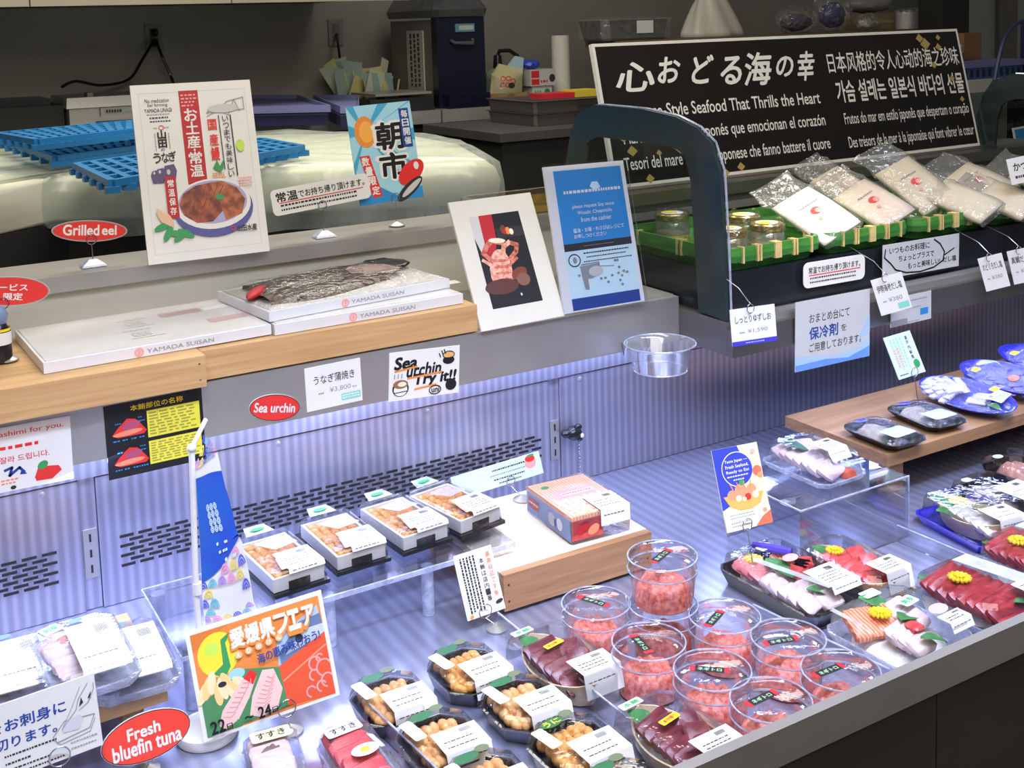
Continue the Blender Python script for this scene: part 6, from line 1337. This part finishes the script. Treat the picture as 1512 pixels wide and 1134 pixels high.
# dark drawer stack and low worktop
q = aty((795, 195), 3.6); zt_ = aty((795, 152), 3.6).z; zl = aty((738, 198), 3.45).z
t = thing('low_worktop', 'dark stainless worktop corner below the drawer boxes', 'worktop', (aty((738, 200), 3.45).x, 3.45, -.75)); Hh = zl+.75
b = B(); box(b, 0, 1.25, 0, .6, Hh-.03, Hh); obj('top', b, DSTEEL, t, bev=.004); b = B(); box(b, .02, 1.23, .02, .59, .001, Hh-.031); obj('body', b, BLKM, t)
x0 = aty((793, 180), 3.58).x
for k in range(2):
    t = thing('drawer_box', ('lower', 'upper')[k]+' dark steel drawer box of the stack on the low worktop', 'box', (x0+.28, 3.58, zl+.0005+k*.046)); b = B(); loft(b, [octo(.55, .34, .01, .0005), octo(.56, .35, .01, .040), octo(.58, .37, .01, .045), octo(.53, .32, .01, .045), octo(.52, .31, .01, .006)])
    for v in b.verts: v.co.y += .19
    obj('body', b, DSTEEL, t); b = B(); box(b, -.10, .10, -.008, .004, .018, .025); obj('handle', b, BLKM, t, bev=.002)
t = thing('wrap_packet', 'red and yellow packet lying on the upper drawer box', 'packet', (x0+.20, 3.66, zl+.0925)); b = B(); box(b, -.12, .02, 0, .1, .0005, .02); obj('red_part', b, DRED, t, bev=.004); b = B(); box(b, .021, .14, 0, .1, .0005, .026); obj('yellow_part', b, flat('packet_yellow', (.55, .42, .04)), t, bev=.004)
# rear shelf with wrapped goods (behind the banner)
zs = aty((930, 60), 4.1).z; xA, xZ = aty((866, 58), 4.36).x, aty((1392, 50), 4.1).x
t = thing('rear_shelf', 'brown topped shelf behind the banner holding wrapped goods', 'shelf', (xA, 4.1, -.75)); b = B(); box(b, 0, xZ-xA, 0, .27, zs+.72, zs+.75); obj('top_board', b, mat('shelf_brown', (.16, .11, .06), .55, 0, .1, 10), t); b = B(); box(b, .04, xZ-xA-.02, .02, .14, .0005, zs+.719); obj('body', b, BLKM, t)
def onshelf(px, dy=.2): p = aty(px, 4.1+dy); return Vector((p.x, 4.1+dy, zs+.0006))
p = onshelf((922, 54), .14); t = thing('wrapped_tray', 'film wrapped metal tray with a white label, left of the white bag', 'tray', p)
b = B(); loft(b, [octo(.34, .20, .03, .0005), octo(.37, .22, .03, .07), octo(.38, .23, .03, .09), octo(.36, .21, .03, .09), octo(.33, .19, .03, .01)]); obj('body', b, DSTEEL, t); b = B(); loft(b, [octo(.385, .235, .03, .01), octo(.39, .24, .03, .095), octo(.30, .16, .03, .105)], False, True); obj('cling_film', b, BAG, t); b = B(); box(b, -.02, .07, -.1215, -.1205, .03, .085); obj('white_label', b, LGREY, t)
p = onshelf((1052, 50), .16); t = thing('white_plastic_bag', 'tied white plastic bag standing behind the banner', 'bag', p)
b = B(); L_ = []
for k in range(12):
    f = k/11; r_ = (.165*(1-f)**.8+.012); L_.append([(r_*(1+.10*math.sin(a*7+k*.4)*f**.3+.05*noise.noise(Vector((math.cos(a)*2, math.sin(a)*2, f*3))))*math.cos(a), .6*r_*(1+.10*math.sin(a*7+k*.4))*math.sin(a), .0006+.27*f) for a in [2*math.pi*i/36 for i in range(36)]])
loft(b, L_); obj('bag', b, mat('white_film', (.50, .48, .42), .4, 0, .05, 8), t, 2)
for i, (px, s_, lab) in enumerate((((1176, 40), (.12, .09, .075), 'clear bag of dark cups behind the banner, left one'), ((1228, 24), (.11, .08, .12), 'clear bag with navy contents behind the banner, taller one'), ((1280, 44), (.07, .05, .045), 'small crumpled clear bag in front of the cardboard block'))):
    p = onshelf(px, .12+.08*(i % 2)); t = thing('clear_plastic_bag', lab, 'bag', p)
    b = B(); blob(b, (0, 0, s_[2]*.92), s_, sub=4, jit=.012)
    for v in b.verts: v.co.z = max(.001, v.co.z)
    obj('film', b, BAG, t, True); b = B(); blob(b, (0, 0, s_[2]*.7), (s_[0]*.7, s_[1]*.7, s_[2]*.55), sub=3, jit=.01)
    for v in b.verts: v.co.z = max(.003, v.co.z)
    obj('contents', b, (mat('navy_cups', (.03, .03, .07), .4), mat('navy_goods', (.03, .03, .14), .4, 0, .3, 20), mat('pale_crumple', (.40, .39, .37), .5, 0, .2, 30))[i], t, True)
p = onshelf((1300, 42), .2); t = thing('cardboard_block', 'flat brown carton behind the banner with film bundles on it', 'box', p); b = B(); box(b, -.10, .11, 0, .2, .0005, .085); obj('body', b, mat('cardboard', (.24, .17, .09), .7, 0, .08, 20), t, bev=.003); b = B(); box(b, -.10, .11, -.0012, -.0004, .035, .05); obj('tape', b, mat('tape', (.32, .26, .16), .3), t)
t = thing('film_bundle', 'grey film bundle lying on the brown carton', 'packet', (p.x+.02, p.y+.1, p.z+.087)); b = B(); blob(b, (0, 0, .05), (.16, .08, .048), sub=3, jit=.012); obj('bundle', b, mat('grey_bundle', (.24, .23, .21), .4, 0, .15, 20), t, True)
p = onshelf((1340, 42), .06); t = thing('label_roll', 'white paper roll in a clear sleeve, right of the brown carton', 'paper roll', p); b = B(); lathe(b, [(.02, .001), (.062, .001), (.062, .088), (.02, .088), (.02, .001)], 28); obj('roll', b, mat('roll_white', (.48, .46, .42), .6), t, True); b = B(); lathe(b, [(.064, .0015), (.065, .10), (.05, .108)], 28); obj('clear_sleeve', b, FILM, t, True)
p = onshelf((1370, 42), .1); t = thing('printed_packet', 'blue and red printed packet standing at the right end of the shelf', 'packet', p); b = B(); box(b, -.04, .04, 0, .03, .0005, .14); c2 = obj('body', b, flat('packet_blue', (.06, .10, .24)), t, bev=.004); A = Art(c2, .08, .14, .0005, Matrix.Translation((0, 0, .07)) @ Matrix.Rotation(R(90), 4, 'X')); A.text('の', .45, .1, .85, .4, RED, .03); A.ell(.6, .75, .3, .2, DRED, 'print', 12); A.rect(.02, .1, .2, .9, LGREY, 'print'); A.done()
# right end: pillar, doorway, tray table
x0, x1 = aty((1392, 100), 3.8).x, aty((1430, 100), 3.8).x; struct('trim_1', bx(x0, x1, 3.8, 3.95, -.75, 2.2), BLKM)
x0, x1 = aty((1430, 50), 4.6).x, aty((1469, 50), 4.6).x; x2, x3 = aty((1496, 50), 4.6).x, aty((1540, 50), 4.6).x
GLS = mat('pale_door_glass', (.24, .29, .27), .3, 0, .08, 3)
b = B(); box(b, x0, x1, 4.6, 4.62, .2, 1.6); box(b, x2, x3, 4.6, 4.62, .2, 1.6); dr = struct('window_1', b, GLS); b = B(); box(b, x1+.001, x2-.001, 4.57, 4.64, .2, 1.6); obj('window_frame', b, DSTEEL, dr)
zt2 = aty((1460, 125), 3.3).z; xq = aty((1426, 130), 3.3).x
t = thing('side_table', 'white edged side table at the far right behind the banner', 'table', (xq, 3.3, -.75)); b = B(); box(b, 0, .9, 0, .45, zt2+.72, zt2+.772); obj('table_top', b, mat('white_board', (.50, .50, .45), .5, 0, .04, 6), t, bev=.012)
for x in (.04, .82):
    b = B(); box(b, x, x+.04, .05, .40, .0005, zt2+.719); obj('leg', b, BLKM, t)
zz = zt2+.0225
t = thing('blue_crate', 'blue slatted crate with lavender lid on the side table', 'crate', (xq+.245, 3.36, zz)); b = B(); box(b, -.24, .22, 0, .3, .0005, .05); cb = obj('body', b, mat('crate_blue', (.02, .09, .28), .4), t); b = B()
for k in range(11): box(b, -.22+.04*k, -.20+.04*k, -.001, .0004, .008, .042)
obj('crate_slots', b, BLKM, cb); b = B(); box(b, -.25, .23, -.01, .31, .051, .078); obj('lid', b, PUR, t, bev=.006)
t = thing('brown_carton', 'small brown carton on the lavender lid at the right edge', 'box', (xq+.30, 3.5, zz+.079)); b = B(); box(b, -.06, .06, 0, .1, .0005, .12); obj('body', b, mat('carton_brown', (.22, .12, .06), .6), t, bev=.003); b = B(); box(b, -.06, .06, .045, .055, .12, .1208); obj('tape', b, MATS['tape'], t)
t = thing('white_bundle', 'crumpled white cloth bundle on the lavender lid', 'cloth', (xq+.09, 3.5, zz+.079)); b = B(); blob(b, (0, 0, .048), (.11, .07, .046), sub=3, jit=.015); obj('cloth', b, mat('cloth_grey', (.42, .44, .42), .7, 0, .1, 20), t, True)
p = aty((1506, 65), 3.2); p.x = xq+.50; t = thing('navy_appliance', 'navy ribbed appliance cut by the upper right edge', 'appliance', (p.x, 3.31, zz)); 
b = B(); box(b, 0, .3, .0, .09, .0005, p.z-zz+.09); obj('body', b, mat('navy_body', (.02, .02, .09), .4), t, bev=.006); b = B()
for k in range(9): box(b, .004, .05, -.003, -.0005, p.z-zz-.08+.018*k, p.z-zz-.072+.018*k)
obj('ribs', b, BLKM, t)
cord([aty((1520, 28), 3.1), aty((1500, 36), 3.1), aty((1484, 55), 3.1), aty((1474, 90), 3.1), aty((1468, 125), 3.1), aty((1466, 160), 3.1)], 'dark blue hose looping down at the upper right', mat('blue_hose', (.03, .04, .12), .4), .009, 'hose', 'hanging_hose')
c = Card('wall_notice', 'small blue topped notice behind the second glass panel at the right edge', 'notice', [(1494, 190), (1530, 182), (1536, 220), (1502, 226)], Y=2.6, yaw=None, y0=0); c.rect(.08, .3, .92, .92, BLUE, 'blue_panel'); c.done()
# island with covered boards and blue grates
ZI = .52
pl = [(-80, 285), (62, 262), (420, 250), (738, 238), (690, 212), (600, 196), (430, 197), (200, 203), (-80, 220)]
P = [atz(p, ZI) for p in pl]; c = sum(P, Vector())/len(P)
t = thing('covered_worktable', 'worktable with thick cream boards under plastic film and blue grates', 'table', (c.x, c.y, -.75)); Q = [Vector((p.x-c.x, p.y-c.y, 0)) for p in P]; hI = ZI+.75
b = B(); L_ = []
for k, z in ((.93, -.115), (.975, -.105), (.995, -.075), (1.0, -.045), (.985, -.015), (.955, 0)): L_.append([q*k+Vector((0, 0, hI+z)) for q in Q])
loft(b, L_); obj('cream_board', b, mat('cream_board', (.80, .79, .64), .40, 0, .04, 3), t, 2)
b = B(); L_ = [[q*.90+Vector((0, 0, z)) for q in Q] for z in (.0005, hI-.118)]; loft(b, L_); obj('table_body', b, BLKM, t)
b = B(); L_ = []
def up_(q, k, z, a=.006): return q*k+Vector((0, 0, hI+z+a*noise.noise(Vector((q.x*6, q.y*6, z*20)))))
QQ = []
for i in range(len(Q)):
    for f in (0, .2, .4, .6, .8): QQ.append(Q[i].lerp(Q[(i+1) % len(Q)], f))
for k, z, a in ((1.02, -.15, .05), (1.012, -.05, .01), (1.0, .0, .006), (.97, .012, .012), (.85, .010, .014), (.6, .008, .012), (.3, .006, .01)): L_.append([up_(q, k, z, a) for q in QQ])
loft(b, L_, False, True); obj('plastic_film', b, clear('cover_film', (.95, .98, .95), .05, .2, .8, 10, milk=.22, milkcol=(.80, .88, .82)), t, 2)
GB = mat('grate_blue', (.015, .19, .46), .4, 0, .08, 15)
def grate(pts, dz, lab, n=12, m_=6, h=.028):
    P = [atz(p, ZI+.02+dz+h) for p in pts]; c = sum(P, Vector())/4; c.z = ZI+.02+dz; Q = [p-Vector((c.x, c.y, p.z)) for p in P]
    t = thing('blue_grate', lab, 'floor grate', c, 0, None); b = B()
    def bar(a, d, w, z0, z1):
        v = (d-a).normalized(); nn = Vector((-v.y, v.x, 0))*w/2; loft(b, [[q+Vector((0, 0, z)) for q in (a-nn, d-nn, d+nn, a+nn)] for z in (z0, z1)])
    for i in range(n+1): f = i/n; bar(Q[0].lerp(Q[1], f), Q[3].lerp(Q[2], f), .016, h*.45, h)
    for i in range(m_+1): f = i/m_; bar(Q[0].lerp(Q[3], f), Q[1].lerp(Q[2], f), .016, h*.45, h-.0005)
    obj('lattice', b, GB, t); b = B()
    for i in range(n+1):
        for j in range(m_+1):
            if i in (0, n) or j in (0, m_): q = Q[0].lerp(Q[1], i/n).lerp(Q[3].lerp(Q[2], i/n), j/m_); box(b, q.x-.014, q.x+.014, q.y-.012, q.y+.012, .0, h*.5)
    obj('feet', b, GB, t)
grate([(82, 230), (215, 212), (220, 186), (3, 205)], .0, 'blue plastic grate, left of the white poster, under the topmost grate', 10, 6)
grate([(55, 205), (215, 187), (225, 174), (-5, 195)], .05, 'topmost blue plastic grate stacked at the far left', 12, 5)
grate([(165, 265), (446, 214), (385, 203), (112, 240)], .0, 'blue plastic grate nearest the counter, showing on both sides of the white poster', 14, 5)
# tray with golden lid on the ledge
p = atz((752, 305), .476); t = thing('gold_lidded_tray', 'clear lidded golden tray on the ledge behind the lobster picture', 'tray', (p.x, 2.02, .476)); tray(t, .26, .11, .02, MATS['gold_tray'], .012, .0005, .9); lid(t, .255, .108, .021, .014, .012, .9)
# ================================================================ light
w = bpy.data.worlds.new('room_light'); SC.world = w; w.use_nodes = True
w.node_tree.nodes['Background'].inputs[0].default_value = (1, .95, .87, 1); w.node_tree.nodes['Background'].inputs[1].default_value = .10
def area(name, loc, tgt, sx, sy, pw, col, spread=180):
    l = bpy.data.lights.new(name, 'AREA'); l.shape = 'RECTANGLE'; l.size = sx; l.size_y = sy; l.energy = pw; l.color = col; l.spread = R(spread)
    o = bpy.data.objects.new(name, l); COL.objects.link(o); o.location = loc
    o.rotation_euler = (Vector(tgt)-Vector(loc)).to_track_quat('-Z', 'Y').to_euler(); return o
WARM = (1, .93, .82); COOL = (.44, .53, 1)
area('sign_fill_light', (.3, -.6, 2.2), (1.0, 1.8, .4), 2.2, 1.2, 40, WARM)  # added fill behind and above the camera so sign faces come out white
area('shop_ceiling_light', (1.0, 1.3, 1.9), (1.0, 1.9, .3), 1.8, .4, 13, WARM)
area('kitchen_ceiling_light', (1.2, 3.0, 2.1), (1.2, 3.2, .4), 2.5, .8, 52, (1, .94, .82))
area('case_lamp_left', (.5, 1.714, .2555), (.55, 1.42, 0), 1.5, .02, 6.5, COOL)
area('case_lamp_panel', (.5, 1.73, .2555), (.5, 1.752, 0), 1.6, .012, 2.2, COOL, 150)
area('case_lamp_right', (1.95, 1.57, .2555), (1.9, 1.25, 0), 1.2, .02, 2.5, COOL)
area('case_top_lamp', (.75, .85, 1.25), (.8, 1.28, 0), 1.7, .12, 11, (.62, .70, 1), 80)
area('case_top_lamp_right', (1.9, .95, 1.2), (1.7, 1.2, 0), 1.0, .12, 4, (.66, .73, 1), 80)
s = bpy.data.lights.new('shelf_spot', 'SPOT'); s.energy = 40; s.color = (1, .92, .74); s.spot_size = R(26); s.spot_blend = .8; s.shadow_soft_size = .03
so = bpy.data.objects.new('shelf_spot', s); COL.objects.link(so); so.location = (1.55, 1.35, 1.35); so.rotation_euler = (Vector((1.62, 1.70, .42))-so.location).to_track_quat('-Z', 'Y').to_euler()
SC.view_settings.view_transform = 'Standard'; SC.view_settings.look = 'None'; SC.view_settings.exposure = 0
SC.cycles.transparent_max_bounces = 32; SC.cycles.max_bounces = 8; SC.cycles.sample_clamp_indirect = 6
